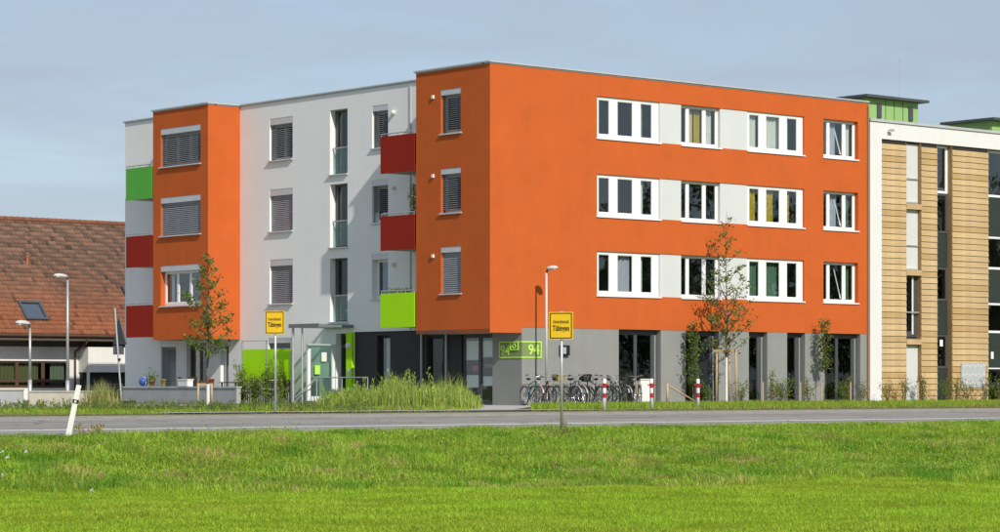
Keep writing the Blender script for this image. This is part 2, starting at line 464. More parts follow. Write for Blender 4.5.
def strip(name, s0, s1, pts, m):
    """long strip along the street: pts = [(t, z), ...]"""
    mb = MB()
    for (t0, z0), (t1, z1) in zip(pts[:-1], pts[1:]):
        mb.quad(W(s0, t0, z0), W(s1, t0, z0), W(s1, t1, z1), W(s0, t1, z1))
    o = mb.build(name, m); tag(o, kind='structure'); return o
strip('road', -1500, 1500, [(-25.7, -0.262), (-16.2, -0.100), (-15.3, -0.10)], M['asphalt'])
road_bed = strip('ground', -1500, 1500, [(-25.5, -0.45), (-15.4, -0.35), (-14.05, -0.26), (-14.0, -0.075), (-13.4, -0.02), (-11, 0.0), (1500, 0.0)], M['soil'])
strip('gravel_shoulder', -400, 400, [(-15.5, -0.096), (-14.6, -0.075), (-13.75, -0.045)], M['gravel'])
def road_line(t, w, z, name='road_edge_line'):
    mb = MB(); mb.quad(W(-400, t-w/2, z), W(400, t-w/2, z), W(400, t+w/2, z), W(-400, t+w/2, z))
    tag(mb.build(name, M['line']), kind='structure')
mb = MB(); mb.quad(W(-400, -22.9, -0.2102), W(400, -22.9, -0.2102), W(400, -22.53, -0.2040), W(-400, -22.53, -0.2040))
tag(mb.build('road_edge_line', M['line']), kind='structure')
road_line(-16.05, 0.26, -0.0955)
# kerb stones along the far edge (those near enough to tell apart are single pieces)
kerb = empty('kerb', W(0, 0, 0), THETA); tag(kerb, kind='structure')
kme = MB().box(0.006, 0.994, -15.52, -15.37, -0.25, -0.055).mesh('kerb_stone', M['kerb'])
for i in range(-32, 14):
    o = link('kerb_stone', kme, kerb); o.location = (i, rnd.uniform(-.004, .004), rnd.uniform(-.006, .006))
# pavement by the entrance
def poly(name, pts, z, m):
    mb = MB(); mb.quad(*[W(s, t, z) for s, t in pts]); o = mb.build(name, m); tag(o, kind='structure'); return o
poly('pavement', [(-22, -13.3), (-6.5, -13.3), (-6.5, -11.9), (-22, -11.9)], 0.006, M['concrete'])
poly('entrance_path', [(-12.6, -11.9), (-9.2, -11.9), (2.3, -0.15), (1.4, 4.0), (-1.6, 4.0)], 0.010, M['concrete'])
poly('house_yard', [(-18, 4.5), (-6, 4.5), (-1.4, 24), (1.4, 27), (14, 27), (14, 45), (-18, 45)], 0.006, M['asphalt'])
poly('wall_footing_strip', [(1.4, -0.9), (40, -0.9), (40, -0.02), (1.4, -0.02)], 0.008, M['gravel'])

# ------------------------------------------------------------------ windows
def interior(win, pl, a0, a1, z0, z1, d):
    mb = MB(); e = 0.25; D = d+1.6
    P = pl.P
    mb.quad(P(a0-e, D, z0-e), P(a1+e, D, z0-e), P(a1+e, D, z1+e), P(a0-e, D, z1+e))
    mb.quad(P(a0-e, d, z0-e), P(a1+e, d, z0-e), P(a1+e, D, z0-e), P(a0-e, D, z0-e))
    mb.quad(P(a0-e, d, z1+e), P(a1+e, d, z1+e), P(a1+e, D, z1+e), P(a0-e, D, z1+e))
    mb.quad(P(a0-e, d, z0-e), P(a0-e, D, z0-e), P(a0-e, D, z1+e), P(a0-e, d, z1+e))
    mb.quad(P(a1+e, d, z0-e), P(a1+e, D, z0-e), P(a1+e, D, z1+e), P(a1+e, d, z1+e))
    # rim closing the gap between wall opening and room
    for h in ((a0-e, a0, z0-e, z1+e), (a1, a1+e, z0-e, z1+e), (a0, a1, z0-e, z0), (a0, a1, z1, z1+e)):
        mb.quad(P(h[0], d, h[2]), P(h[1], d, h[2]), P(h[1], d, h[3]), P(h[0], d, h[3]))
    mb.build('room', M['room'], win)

def curtain(win, pl, a0, a1, z0, z1, d, m, folds=5.0, amp=0.03):
    n = max(8, int((a1-a0)*folds*8)); mb = MB(); ph = rnd.uniform(0, 6)
    pts = []
    for i in range(n+1):
        a = a0+(a1-a0)*i/n
        pts.append((a, d+amp*math.sin(ph+2*math.pi*folds*(a-a0))+0.35*amp*math.sin(ph*2+17*(a-a0))))
    for (a, p), (b, q) in zip(pts[:-1], pts[1:]):
        mb.quad(pl.P(a, p, z0), pl.P(b, q, z0), pl.P(b, q, z1), pl.P(a, p, z1))
    mb.build('curtain', m, win, smooth=True)

def window(bld, pl, a0, a1, z0, z1, dep, panes, frame='upvc', glass='glass', bot=0.1, top=0.07, sill=None,
           blindbox=0.0, blind=0.0, tilt=35, curtains=(), thick=0.07, sillmat='alu', transom=None, room=True, slatm='slat', boxmat='alu'):
    zt = z1-blindbox
    holes = [(p, q, z0+bot, zt-top) for p, q in panes]
    if transom:
        holes = [h for (p, q) in panes for h in ((p, q, z0+bot, transom-0.04), (p, q, transom+0.04, zt-top))]
    mb = MB(); plate(mb, pl, a0, a1, z0, zt, holes, dep, dep+thick)
    # sash rims, a little proud of the outer frame
    for h in holes:
        w = 0.028
        plate(mb, pl, h[0]-0.001, h[1]+0.001, h[2]-0.001, h[3]+0.001, [(h[0]+w, h[1]-w, h[2]+w, h[3]-w)], dep+0.012, dep+0.05, sides=False)
    win = mb.build('window', M[frame], bld)
    for h in holes:
        g = MB(); pl.box(g, h[0]+0.02, h[1]-0.02, dep+0.035, dep+0.043, h[2]+0.02, h[3]-0.02)
        g.build('pane', M[glass], win)
    if sill:
        s = MB(); pl.box(s, a0-0.05, a1+0.05, -sill, dep-0.003, z0-0.055, z0-0.006); s.build('sill', M[sillmat], win)
    if blindbox:
        b = MB(); pl.box(b, a0, a1, 0.012, dep+0.05, zt+0.003, z1-0.002); b.build('blind_box', M[boxmat], win)
    if blind:
        b = MB(); n = int((zt-z0)*blind/0.075); c, s_ = math.cos(R(tilt)), math.sin(R(tilt))
        dd = dep*0.45
        for i in range(n):
            z = zt-0.05-i*0.075
            hw = 0.036
            p0 = (dd-hw*c, z-hw*s_); p1 = (dd+hw*c, z+hw*s_)
            b.quad(pl.P(a0+0.03, *p0), pl.P(a1-0.03, *p0), pl.P(a1-0.03, *p1), pl.P(a0+0.03, *p1))
            b.quad(pl.P(a0+0.03, p0[0], p0[1]-0.006), pl.P(a1-0.03, p0[0], p0[1]-0.006), pl.P(a1-0.03, p1[0], p1[1]-0.006), pl.P(a0+0.03, p1[0], p1[1]-0.006))
        for a in (a0+0.02, a1-0.02):
            pl.box(b, a-0.015, a+0.015, dd-0.02, dd+0.02, z0+0.01, zt-0.005)
        b.build('blind', M[slatm], win)
    for (ca, cb, cm) in curtains:
        curtain(win, pl, ca, cb, z0+0.06, zt-0.05, dep+0.22, M[cm])
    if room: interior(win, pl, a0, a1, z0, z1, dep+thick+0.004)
    return win

# ------------------------------------------------------------------ the orange and grey apartment building
B = empty('apartment_building', W(0, 0, 0), THETA,
          'four-storey apartment building with orange blocks, pale grey recess and coloured balconies', 'building')
pf, pl0, plg = Plane('f', 0.0), Plane('l', 0.0), Plane('l', 1.57)
ZT = 12.10
XE = 20.06
ROWS = [(9.79, 11.31), (6.93, 8.46), (4.03, 5.64)]       # sill and head of the three upper storeys
# --- street front, upper storeys
fo = []
for z0, z1 in ROWS:
    fo += [(5.14, 16.24, z0, z1), (17.37, 19.42, z0, z1)]
mb = MB(); plate(mb, pf, 0, XE, 2.79, ZT, fo, 0, 0.32, sides=False)
mb.quad((0, 0, 2.59), (1.5, 0, 2.59), (1.5, 0, 2.79), (0, 0, 2.79))
mb.quad((1.5, 0, 2.59), (1.5, 0.5, 2.59), (1.5, 0.5, 2.79), (1.5, 0, 2.79))
mb.quad((XE, 0, 0), (XE, 12, 0), (XE, 12, ZT), (XE, 0, ZT))
mb.build('front_wall', M['orange'], B)
ptA = [(5.27, 5.84), (6.22, 7.02), (7.40, 8.01)]
for ri, (z0, z1) in enumerate(ROWS):
    cur = {0: [], 1: [], 2: [(6.25, 7.0, 'cur_lilac')]}[ri]
    window(B, pf, 5.14, 8.345, z0, z1, 0.07, ptA, bot=0.13, top=0.10, sill=0.05, curtains=cur + [(7.62, 7.70, 'cur_white')], sillmat='upvc')
    p = MB(); pf.box(p, 8.36, 9.485, 0.035, 0.30, z0, z1-0.003); p.build('facade_panel', M['wpanel'], B)
    cur = {0: [(9.6, 9.85, 'cur_white'), (10.05, 10.45, 'cur_cream'), (10.5, 10.8, 'cur_yellow'), (11.1, 11.45, 'cur_white')], 1: [(9.6, 9.8, 'cur_white')], 2: []}[ri]
    w = window(B, pf, 9.50, 11.57, z0, z1, 0.17, [(9.57, 9.90), (10.02, 10.78), (10.92, 11.48)], bot=0.10, top=0.08, sill=0.05, curtains=cur, sillmat='upvc')
    p = MB(); pf.box(p, 11.573, 13.055, 0.035, 0.30, z0, z1-0.003); p.build('facade_panel', M['wpanel'], B)
    cur = {0: [(13.15, 13.8, 'cur_white'), (14.1, 15.05, 'cur_white'), (15.3, 15.6, 'cur_green')],
           1: [(13.2, 13.75, 'cur_yellow'), (14.15, 14.75, 'cur_yellow'), (15.35, 15.7, 'cur_yellow')],
           2: [(13.15, 13.8, 'cur_green'), (14.15, 15.0, 'cur_green')]}[ri]
    window(B, pf, 13.07, 16.23, z0, z1, 0.07, [(13.20, 13.77), (14.14, 14.94), (15.32, 15.92)], bot=0.13, top=0.10, sill=0.05, curtains=cur, sillmat='upvc')
    cur = {0: [(17.5, 17.75, 'cur_white'), (17.9, 18.45, 'cur_lilac'), (18.95, 19.3, 'cur_white')], 1: [(18.0, 18.5, 'cur_lilac'), (18.95, 19.3, 'cur_green')], 2: [(19.0, 19.25, 'cur_green')]}[ri]
    w = window(B, pf, 17.38, 19.41, z0, z1, 0.17, [(17.45, 17.78), (17.90, 18.70), (18.84, 19.31)], bot=0.10, top=0.08, sill=0.05, curtains=cur, sillmat='upvc')
    # a sash tilted inwards in the end window
    t = MB(); t.tube(pf.P(18.58, 0.20, z0+0.18), pf.P(18.42, 0.42, z1-0.22), 0.028, n=5); t.build('tilted_sash', M['upvc'], w)
# --- street front, ground floor
gw = [(6.24, 8.40), (9.71, 11.48), (13.13, 14.16), (15.28, 16.31), (17.46, 19.57)]
mb = MB(); plate(mb, Plane('f', 0.012), 1.5, XE, 0.0, 2.79, [(a, b, 0.02, 2.785) for a, b in gw], 0, 0.34, sides=False)
mb.build('ground_floor_front_wall', M['midgrey'], B)
for a, b in gw:
    w = b-a
    if w > 1.5:
        m_ = a+w*(0.50 if a < 7 else 0.46)
        pn = [(a+0.10, m_-0.05), (m_+0.05, b-0.26)]
    else: pn = [(a+0.10, b-0.30)]
    window(B, Plane('f', 0.012), a+0.004, b-0.004, 0.02, 2.782, 0.24, pn, frame='dkframe', glass='glass_d', bot=0.12, top=0.16, thick=0.08)
    l = MB(); pf.box(l, b-0.16, b-0.10, 0.19, 0.235, 0.05, 2.6); l.build('door_pull', M['steel'], B)
# narrow strip coloured tan for the shadow in the gap to the timber building
j = MB().box(XE-0.10, XE-0.02, -0.06, -0.003, 0.05, 12.0); j.build('gap_shadow_strip', M['gap'], B)
# --- left side of the front block
lo = [(1.60, 2.73, z0, z1+0.06) for z0, z1 in ROWS]
mb = MB(); plate(mb, pl0, 0, 4.16, 2.59, ZT, lo, 0, 0.30, sides=False)
mb.quad((0, 4.16, 2.59), (1.57, 4.16, 2.59), (1.57, 4.16, ZT), (0, 4.16, ZT))
mb.build('block_side_wall', M['orange'], B)
for k, (z0, z1) in enumerate(ROWS):
    window(B, pl0, 1.60, 2.73, z0, z1+0.06, 0.2, [(1.70, 2.63)], blindbox=0.2, blind=[0.97, 0.97, 0.97][k], tilt=[25, 35, 62][k], sill=0.07, curtains=[(2.0, 2.2, 'cur_white')] if k == 0 else ())
    q = MB(); q.box(-0.07, -0.003, 3.10, 3.20, z0+1.31, z0+1.43); q.build('wall_light', M['paper'], B)
MB().box(0.0, 1.5, 0.002, 4.158, 2.592, 2.72).build('soffit', M['midgrey'], B)
# --- pale grey recessed facade
gol = []
for z0, z1 in ROWS:
    gol += [(13.95, 15.52, z0-0.03, z1+0.13), (7.81, 8.80, z0, z1+0.10)]
tall = [(8.95, 11.46), (6.10, 8.56), (3.20, 5.67)]
for z0, z1 in tall: gol.append((10.35, 11.48, z0, z1))
mb = MB(); plate(mb, plg, 4.162, 26.27, 2.78, ZT, gol, 0, 0.32, sides=False)
glow = [(14.0, 15.62, 0.9, 2.62), (10.32, 11.1, 0.0, 2.74), (22.29, 23.44, 0.3, 2.5), (20.0, 21.5, 0.05, 2.5), (18.4, 19.0, 0.05, 2.45)]
plate(mb, plg, 9.9, 26.27, 0.0, 2.78, glow, 0, 0.32, sides=False)
mb.quad((1.57, 26.27, 0), (12, 26.27, 0), (12, 26.27, ZT), (1.57, 26.27, ZT))
mb.quad((12, 26.27, 0), (12, 12, 0), (12, 12, ZT), (12, 26.27, ZT))
mb.quad((12, 12, 0), (XE, 12, 0), (XE, 12, ZT), (12, 12, ZT))
mb.build('recessed_wall', M['grey'], B)
for k, (z0, z1) in enumerate(ROWS):
    window(B, plg, 13.96, 15.51, z0-0.03, z1+0.13, 0.22, [(14.07, 14.70), (14.80, 15.40)], blindbox=0.26, blind=1.0, tilt=[38, 62, 55][k], sill=0.10)
    window(B, plg, 7.82, 8.79, z0, z1+0.10, 0.22, [(7.92, 8.69)], blindbox=0.22, blind=[0.98, 0.72, 0.0][k], tilt=30, sill=0.08, curtains=[(7.9, 8.7, 'cur_blue')] if k == 2 else ())
    q = MB(); q.lathe((1.50, 7.42, z0+1.27), [(0.001, -0.08), (0.07, -0.06), (0.09, 0), (0.07, 0.06), (0.001, 0.08)], 10); q.build('wall_light', M['paper'], B)
for k, (z0, z1) in enumerate(tall):
    w = window(B, plg, 10.36, 11.47, z0, z1, 0.26, [(10.44, 11.30)], frame='dkframe', glass='glass_d', bot=0.06, top=0.06, sill=0.09)
    g = MB(); plg.box(g, 10.40, 11.40, 0.13, 0.142, z0+0.06, z0+1.0); g.build('balustrade_glass', M['glass_c'], w)
    g = MB(); plg.box(g, 10.38, 11.44, 0.11, 0.16, z0+1.0, z0+1.05); g.build('balustrade_rail', M['steel'], w)
    if k == 2:
        q = MB(); q.lathe(plg.P(10.75, 0.5, z0+0.02), [(0.16, 0), (0.22, 0.45), (0.2, 0.45), (0.01, 0.44)], 12); q.build('floor_pot', M['paper'], w)
# ground floor windows and doors of the recess
window(B, plg, 14.01, 15.61, 0.9, 2.62, 0.22, [(14.11, 14.77), (14.87, 15.5)], blindbox=0.2, blind=0.5, sill=0.08)
window(B, plg, 22.30, 23.43, 0.3, 2.5, 0.2, [(22.4, 23.33)], blindbox=0.15, blind=1.0, tilt=50, slatm='slat')
window(B, plg, 20.01, 21.49, 0.05, 2.5, 0.2, [(20.1, 20.7), (20.8, 21.4)], frame='dkframe', curtains=[(20.15, 20.6, 'cur_white')])
window(B, plg, 18.41, 18.99, 0.05, 2.45, 0.2, [(18.5, 18.9)])
window(B, plg, 10.33, 11.09, 0.0, 2.73, 0.25, [(10.42, 11.02)], frame='dkframe', glass='glass_d', transom=2.25, bot=0.12)
# charcoal ground floor, lime column, shop glazing and grey corner pier under the overhang
plc = Plane('l', 1.62)
sh = [(1.66, 2.50, 0.08, 2.5), (2.60, 3.48, 0.08, 2.5), (7.75, 8.55, 0.75, 2.62), (4.55, 5.55, 0.05, 2.55)]
mb = MB(); plate(mb, plc, 3.50, 9.9, 0.0, 2.78, [h for h in sh if h[0] > 3], 0, 0.3, sides=False)
mb.build('charcoal_ground_floor_wall', M['charcoal'], B)
MB().box(1.45, 1.625, 9.93, 10.29, 0.0, 2.775).build('lime_column', M['lime'], B)
mb = MB().box(1.5005, 1.63, 0.36, 1.62, 0.0, 2.588)
mb.quad((1.5, 0.012, 0), (1.5, 0.36, 0), (1.5, 0.36, 2.588), (1.5, 0.012, 2.588))
mb.build('corner_pier', M['midgrey'], B)
w = window(B, plc, 1.63, 3.50, 0.0, 2.78, 0.06, [(1.70, 2.48), (2.60, 3.42)], frame='dkframe', glass='glass', bot=0.1, top=0.3, room=True)
for (a0, a1, z0, z1) in ((1.75, 2.45, 1.75, 2.35), (2.65, 3.4, 1.65, 2.35), (1.75, 2.45, 0.7, 1.05), (2.65, 3.4, 0.65, 1.1)):  # white sheets stand in for bright reflections on the shop glass
    q = MB(); plc.box(q, a0, a1, 0.14, 0.15, z0, z1); q.build('reflection_and_poster_card', M['paper'], w)
for (a0, a1, z0, z1) in ((2.5, 3.1, 1.25, 1.45), (1.75, 2.4, 1.38, 1.5)):
    q = MB(); plc.box(q, a0, a1, 0.16, 0.17, z0, z1); q.build('reflection_and_poster_card', M['terracotta'], w)
window(B, plc, 7.76, 8.54, 0.75, 2.62, 0.12, [(7.86, 8.44)], frame='black', curtains=[(7.95, 8.4, 'cur_white')])
window(B, plc, 4.56, 5.54, 0.05, 2.55, 0.12, [(4.66, 5.44)], frame='black', glass='glass_d')
for t_ in (4.30, 5.75): MB().box(1.53, 1.60, t_, t_+0.06, 0, 2.77).build('rain_pipe', M['steel'], B)
# --- left orange block
lo = [(18.12, 21.06, z0-0.02, z1+0.03) for z0, z1 in ROWS]
mb = MB(); plate(mb, pl0, 17.59, 21.64, 2.60, ZT, lo, 0, 0.30, sides=False)
mb.quad((0, 17.59, 2.60), (1.568, 17.59, 2.60), (1.568, 17.59, ZT), (0, 17.59, ZT))
mb.quad((0, 21.64, 2.60), (1.568, 21.64, 2.60), (1.568, 21.64, ZT), (0, 21.64, ZT))
mb.build('left_block_wall', M['orange'], B)
MB().box(0.002, 1.566, 17.592, 21.638, 2.602, 2.72).build('soffit', M['midgrey'], B)
for k, (z0, z1) in enumerate(ROWS):
    window(B, pl0, 18.13, 21.05, z0-0.02, z1+0.03, 0.2, [(18.22, 19.08), (19.20, 20.02), (20.14, 20.95)], blindbox=0.24, blind=[1, 1, 0][k], tilt=[42, 58, 0][k], sill=0.09, bot=0.13,
           curtains=[(20.6, 20.9, 'cur_white')] if k == 2 else ())
# --- roof and metal copings
mb = MB()
mb.box(1.6, 11.9, 12.0, 26.2, ZT-0.25, ZT-0.02).box(0.05, XE-0.01, 0.05, 4.1, ZT-0.25, ZT-0.02).box(1.65, XE-0.01, 4.1, 12.0, ZT-0.25, ZT-0.02).box(0.05, 1.6, 17.65, 21.6, ZT-0.25, ZT-0.02)
mb.build('roof', M['roofing'], B)
for js in (4.69,): MB().box(js-0.012, js+0.012, -0.002, 0.004, 2.8, ZT-0.02).build('expansion_joint', M['joint'], B)
def coping(x0, x1, y0, y1):
    mb = MB().box(x0, x1, y0, y1, ZT+0.035, ZT+0.085)
    mb.box(x0+0.05, x1-0.05, y0+0.05, y1-0.05, ZT-0.01, ZT+0.035)
    mb.build('coping', M['zinc'], B)
coping(-0.07, XE-0.01, -0.07, 0.35)
coping(-0.07, 0.35, 0.352, 4.23)
coping(0.352, 1.50, 3.85, 4.23)
coping(1.50, 1.92, 3.9, 17.52)
coping(-0.07, 0.35, 17.52, 21.71)
coping(0.352, 1.92, 17.522, 17.9)
coping(0.352, 1.50, 21.3, 21.71)
coping(1.50, 1.92, 21.3, 26.35)
coping(1.922, 12.0, 25.9, 26.35)
MB().box(1.53, 1.565, 6.4, 6.46, 2.8, 12.0).build('rain_pipe', M['zinc'], B)

# --- balconies
def balcony(t0, t1, z0, z1, m, xo=0.0):
    mb = MB().box(xo, xo+0.05, t0, t1, z0, z1)
    b = mb.build('balcony_panel', M[m], B)
    s = MB().box(xo+0.052, 1.56, t0+0.01, t1-0.01, z0+0.03, z0+0.22); s.build('balcony_floor', M['concrete'], b)
    for t_ in (t0, t1-0.05):
        s = MB().box(xo+0.052, 1.565, t_, t_+0.05, z0+0.225, z1); s.build('side_panel', M[m], b)
    r = MB(); r.tube((xo+0.02, t0, z1+0.09), (xo+0.02, t1, z1+0.09), 0.022)
    n = 4
    for i in range(n+1):
        t_ = t0+0.04+(t1-t0-0.08)*i/n; r.tube((xo+0.02, t_, z1-0.02), (xo+0.02, t_, z1+0.09), 0.014)
    r.build('hand_rail', M['steel'], b)
    return b
balcony(4.26, 6.27, 8.57, 9.94, 'redp')
balcony(4.26, 6.27, 5.71, 6.98, 'redp')
balcony(4.26, 6.27, 2.86, 4.12, 'lime')
balcony(21.72, 23.72, 8.53, 9.87, 'greenp')
balcony(21.72, 23.72, 5.69, 7.00, 'redp')
balcony(21.72, 23.72, 2.74, 4.08, 'redp')

# --- entrance canopy with glazed screen
mb = MB().box(-0.08, 1.565, 9.96, 11.78, 3.05, 3.075)
cnp = mb.build('entrance_canopy', M['glass_c'], B)
mb = MB()
for t_ in (9.96, 10.85, 11.72): mb.box(-0.10, 1.56, t_, t_+0.06, 2.95, 3.045)
mb.box(-0.16, -0.10, 9.90, 11.84, 2.94, 3.09); mb.box(1.50, 1.565, 10.03, 11.71, 2.95, 3.045)
mb.build('canopy_frame', M['canopy'], cnp)
mb = MB(); mb.tube((-0.05, 11.7, 0), (-0.05, 11.7, 2.95), 0.05); mb.tube((-0.05, 11.1, 0), (-0.05, 11.1, 2.95), 0.035)
mb.build('canopy_post', M['steel'], cnp)
psc = Plane('f', 11.1)
mb = MB(); plate(mb, psc, 0.18, 1.50, 0.12, 2.32, [(0.32, 1.36, 0.30, 2.20)], -0.05, 0.05); sc_ = mb.build('glazed_screen', M['upvc'], cnp)
g = MB(); psc.box(g, 0.32, 1.36, -0.006, 0.006, 0.30, 2.20); g.build('screen_pane', M['glass_c'], sc_)
mb = MB().box(0.45, 1.3, 11.18, 11.5, 1.02, 1.62); mb.build('mailbox_unit', M['mailbox'], sc_)
mb = MB().box(0.55, 0.80, 11.09, 11.10, 1.15, 1.5); mb.build('notice', M['limeglass'], sc_)
mb = MB().box(0.88, 1.12, 11.09, 11.10, 1.65, 2.0); mb.build('notice', M['paper'], sc_)
mb = MB().lathe((1.44, 10.11, 2.25), [(0.001, -0.12), (0.1, -0.09), (0.13, 0), (0.1, 0.09), (0.001, 0.12)], 12); mb.build('column_lamp', M['paper'], B)
MB().box(1.43, 1.448, 10.0, 10.2, 1.0, 1.35).build('door_bell_panel', M['alu'], B)

# --- house number sign wrapped round the corner pier
sg = MB()
def frame_rect(pl, a0, a1, z0, z1, d, w, ends=(1, 1)):
    pl.box(sg, a0, a1, d-0.02, d, z0, z0+w); pl.box(sg, a0, a1, d-0.02, d, z1-w, z1)
    if ends[0]: pl.box(sg, a0, a0+w, d-0.02, d, z0+w, z1-w)
    if ends[1]: pl.box(sg, a1-w, a1, d-0.02, d, z0+w, z1-w)
pier_l, pier_f = Plane('l', 1.5), Plane('f', 0.012)
frame_rect(pier_l, 0.0, 1.24, 1.70, 2.30, -0.003, 0.045, (0, 1))
frame_rect(pier_f, 1.475, 2.43, 1.70, 2.30, -0.003, 0.045, (0, 1))
hn = sg.build('house_number_sign', M['limeglass'], B)
p_ = MB(); pier_l.box(p_, 0.03, 1.19, -0.014, -0.004, 1.75, 2.25); pier_f.box(p_, 1.49, 2.385, -0.014, -0.004, 1.75, 2.25)
p_.build('backing', M['limepaint'], hn)
tm = text_mesh('number', '94', 0.5, M['limeglass'], 0.006, width=0.52, height=0.38, bold=0.008)
link('number', tm, hn, (1.478, 0.90, 1.98), (R(90), 0, R(-90)))
link('number', tm, hn, (2.05, -0.010, 2.0), (R(90), 0, 0))
q = MB(); frame_rect2 = None
b0 = MB()
for (y0, y1, z0, z1) in ((0.16, 0.62, 1.98, 2.02), (0.16, 0.62, 2.24, 2.28), (0.16, 0.2, 2.02, 2.24), (0.58, 0.62, 2.02, 2.24)): b0.box(1.45, 1.478, y0, y1, z0, z1)
b0.build('number_tag', M['limeglass'], hn)
MB().ring((1.462, 0.39, 2.13), 0.075, 0.018, 'x', 18, 6).build('number_tag_ring', M['limeglass'], hn)
# letter box on the front wall
lb = MB().box(3.27, 3.70, -0.11, 0.008, 1.80, 2.17); lbo = lb.build('letter_box', M['black'], B)
MB().box(3.36, 3.52, -0.122, -0.112, 1.86, 2.10).build('letter_box_label', M['mailbox'], lbo)

# ------------------------------------------------------------------ the timber-clad neighbour
T = empty('timber_building', W(XE+0.05, 0, 0), THETA,
          'timber-clad apartment building with white frame and tall dark window strips', 'building')
tx = lambda s: s-(XE+0.05)
ptm = Plane('f', -0.04)
TT = 11.45; XR = tx(34.0)
slots = [(tx(22.36), tx(23.30)), (tx(24.31), tx(25.28)), (tx(27.64), tx(29.6))]
mb = MB()
mb.box(0, tx(20.81), -0.04, 0.30, 0, TT-0.05)
mb.box(tx(20.81), XR, -0.04, 0.30, 10.72, TT-0.05)
mb.build('white_frame', M['white'], T)
mb = MB().box(-0.03, XR, -0.10, 0.4, TT-0.05, TT+0.05); mb.build('coping', M['zinc'], T)
mb = MB().box(0.02, XR, 0.40, 11.9, TT-0.3, TT-0.1); mb.build('roof', M['roofing'], T)
mb = MB()
segs = [(tx(20.81), slots[0][0]), (slots[0][1], slots[1][0]), (slots[1][1], slots[2][0]), (slots[2][1], XR)]
for a, b in segs: mb.box(a+0.004, b-0.004, 0.02, 0.35, 0, 10.72)
mb.quad((XR, 0.3, 0), (XR, 12, 0), (XR, 12, TT), (XR, 0.3, TT)); mb.quad((0, 12, 0), (XR, 12, 0), (XR, 12, TT), (0, 12, TT))
mb.build('backing_wall', M['batten'], T)
BH = 0.2445
def board_mesh(w, nm, m):
    # wedge-shaped shiplap board: thin at the top, proud at the bottom edge
    h = BH-0.022
    v = [(0, -0.012, h), (w, -0.012, h), (w, 0.018, h), (0, 0.018, h), (0, -0.040, 0), (w, -0.040, 0), (w, 0.018, 0), (0, 0.018, 0)]
    me = bpy.data.meshes.new(nm)
    me.from_pydata(v, [], [(0, 3, 2, 1), (4, 5, 6, 7), (4, 0, 1, 5)[::-1], (5, 1, 2, 6)[::-1], (6, 2, 3, 7)[::-1], (7, 3, 0, 4)[::-1]])
    me.materials.append(M[m]); me.update(); return me
zl = [z for z in [0.05+i*BH for i in range(44)] if z+BH < 10.75]
for k, (a, b) in enumerate(segs):
    ms = [board_mesh(b-a-0.002, 'cladding_board', m) for m in ('board', 'board2', 'board3')]
    if k == 3: break
    for z in zl:
        o = link('board', rnd.choice([ms[0], ms[0], ms[1], ms[2]]), T); o.location = (a+0.001, rnd.uniform(-0.003, 0.003), z)
# far section beyond the frame edge
mb = MB()
for z in zl: mb.box(segs[3][0], segs[3][1], -0.03, 0.018, z, z+BH-0.03)
o = mb.build('board_field', M['board'], T); tag(o, kind='stuff')
# reveals
for (a, b) in slots:
    mb = MB(); mb.box(b-0.02, b-0.003, 0.0, 0.40, 0.0, 10.715); mb.box(a+0.003, a+0.02, 0.0, 0.40, 0.0, 10.715)
    mb.build('reveal', M['boardrev'], T)
ps = Plane('f', 0.0)
a, b = slots[0]; a += 0.022; b -= 0.022
for z0, z1, kind in ((8.20, 10.64, 'w'), (5.46, 7.94, 'w'), (2.72, 5.22, 'g'), (0.02, 2.38, 'w')):
    if kind == 'w':
        mb = MB(); plate(mb, ps, a, b, z0, z1, [], 0.16, 0.22); d_ = mb.build('shutter_panel', M['wpanel'], T)
        r = MB()
        if z0 > 1:
            r.box(a, b, 0.10, 0.13, z0+0.98, z0+1.03); r.box(a, b, 0.135, 0.158, z0, z0+0.06)
            r.build('rail', M['steel'], d_)
    else:
        w = window(T, ps, a, b, z0, z1, 0.22, [(a+0.10, b-0.24)], frame='dkframe', glass='glass_d', bot=0.2, top=0.05)
        MB().box(b-0.34, b-0.27, 0.16, 0.205, z0+0.1, z1-0.05).build('open_sash', M['upvc'], w)
        MB().box(a, b, 0.06, 0.09, z0+0.98, z0+1.03).build('rail', M['steel'], w)
for z in (7.95, 5.235, 2.40):
    mb = MB().box(a-0.02, b+0.02, -0.045, 0.25, z, z+0.22); mb.build('lintel_board', M['board'], T)
a, b = slots[1]; a += 0.022; b -= 0.022
strips = [(8.72, 10.68, 'wf'), (7.06, 8.70, 'd'), (5.65, 7.04, 'p'), (4.24, 5.63, 'd'), (2.85, 4.22, 'p'), (1.43, 2.83, 'd'), (0.02, 1.41, 'p')]
def glazing_strip(a, b, strips):
    for z0, z1, k in strips:
        if k == 'p':
            MB().box(a, b, 0.23, 0.30, z0, z1).build('spandrel_panel', M['dkgreen'], T)
        else:
            w = window(T, ps, a, b, z0, z1, 0.22, [(a+0.06, b-0.10)], frame='upvc' if k == 'wf' else 'dkframe', glass='glass' if k == 'wf' else 'glass_d', bot=0.07, top=0.06)
glazing_strip(a, b, strips)
MB().box(a+0.42, a+0.62, 0.215, 0.219, 2.35, 2.62).build('window_sticker', M['paper'], T)
a, b = slots[2]; a += 0.022; b -= 0.022
glazing_strip(a, b, [(8.72, 10.68, 'wf'), (7.06, 8.70, 'p'), (5.65, 7.04, 'wf'), (4.24, 5.63, 'p'), (2.95, 4.22, 'wf'), (1.47, 2.93, 'p'), (0.02, 1.41, 'd')])
MB().box(a+0.1, b, 0.10, 0.13, 1.42, 1.47).build('rail', M['upvc'], T)
MB().box(a+0.45, a+0.62, 0.215, 0.225, 1.85, 2.15).build('window_sticker', M['paper'], T)
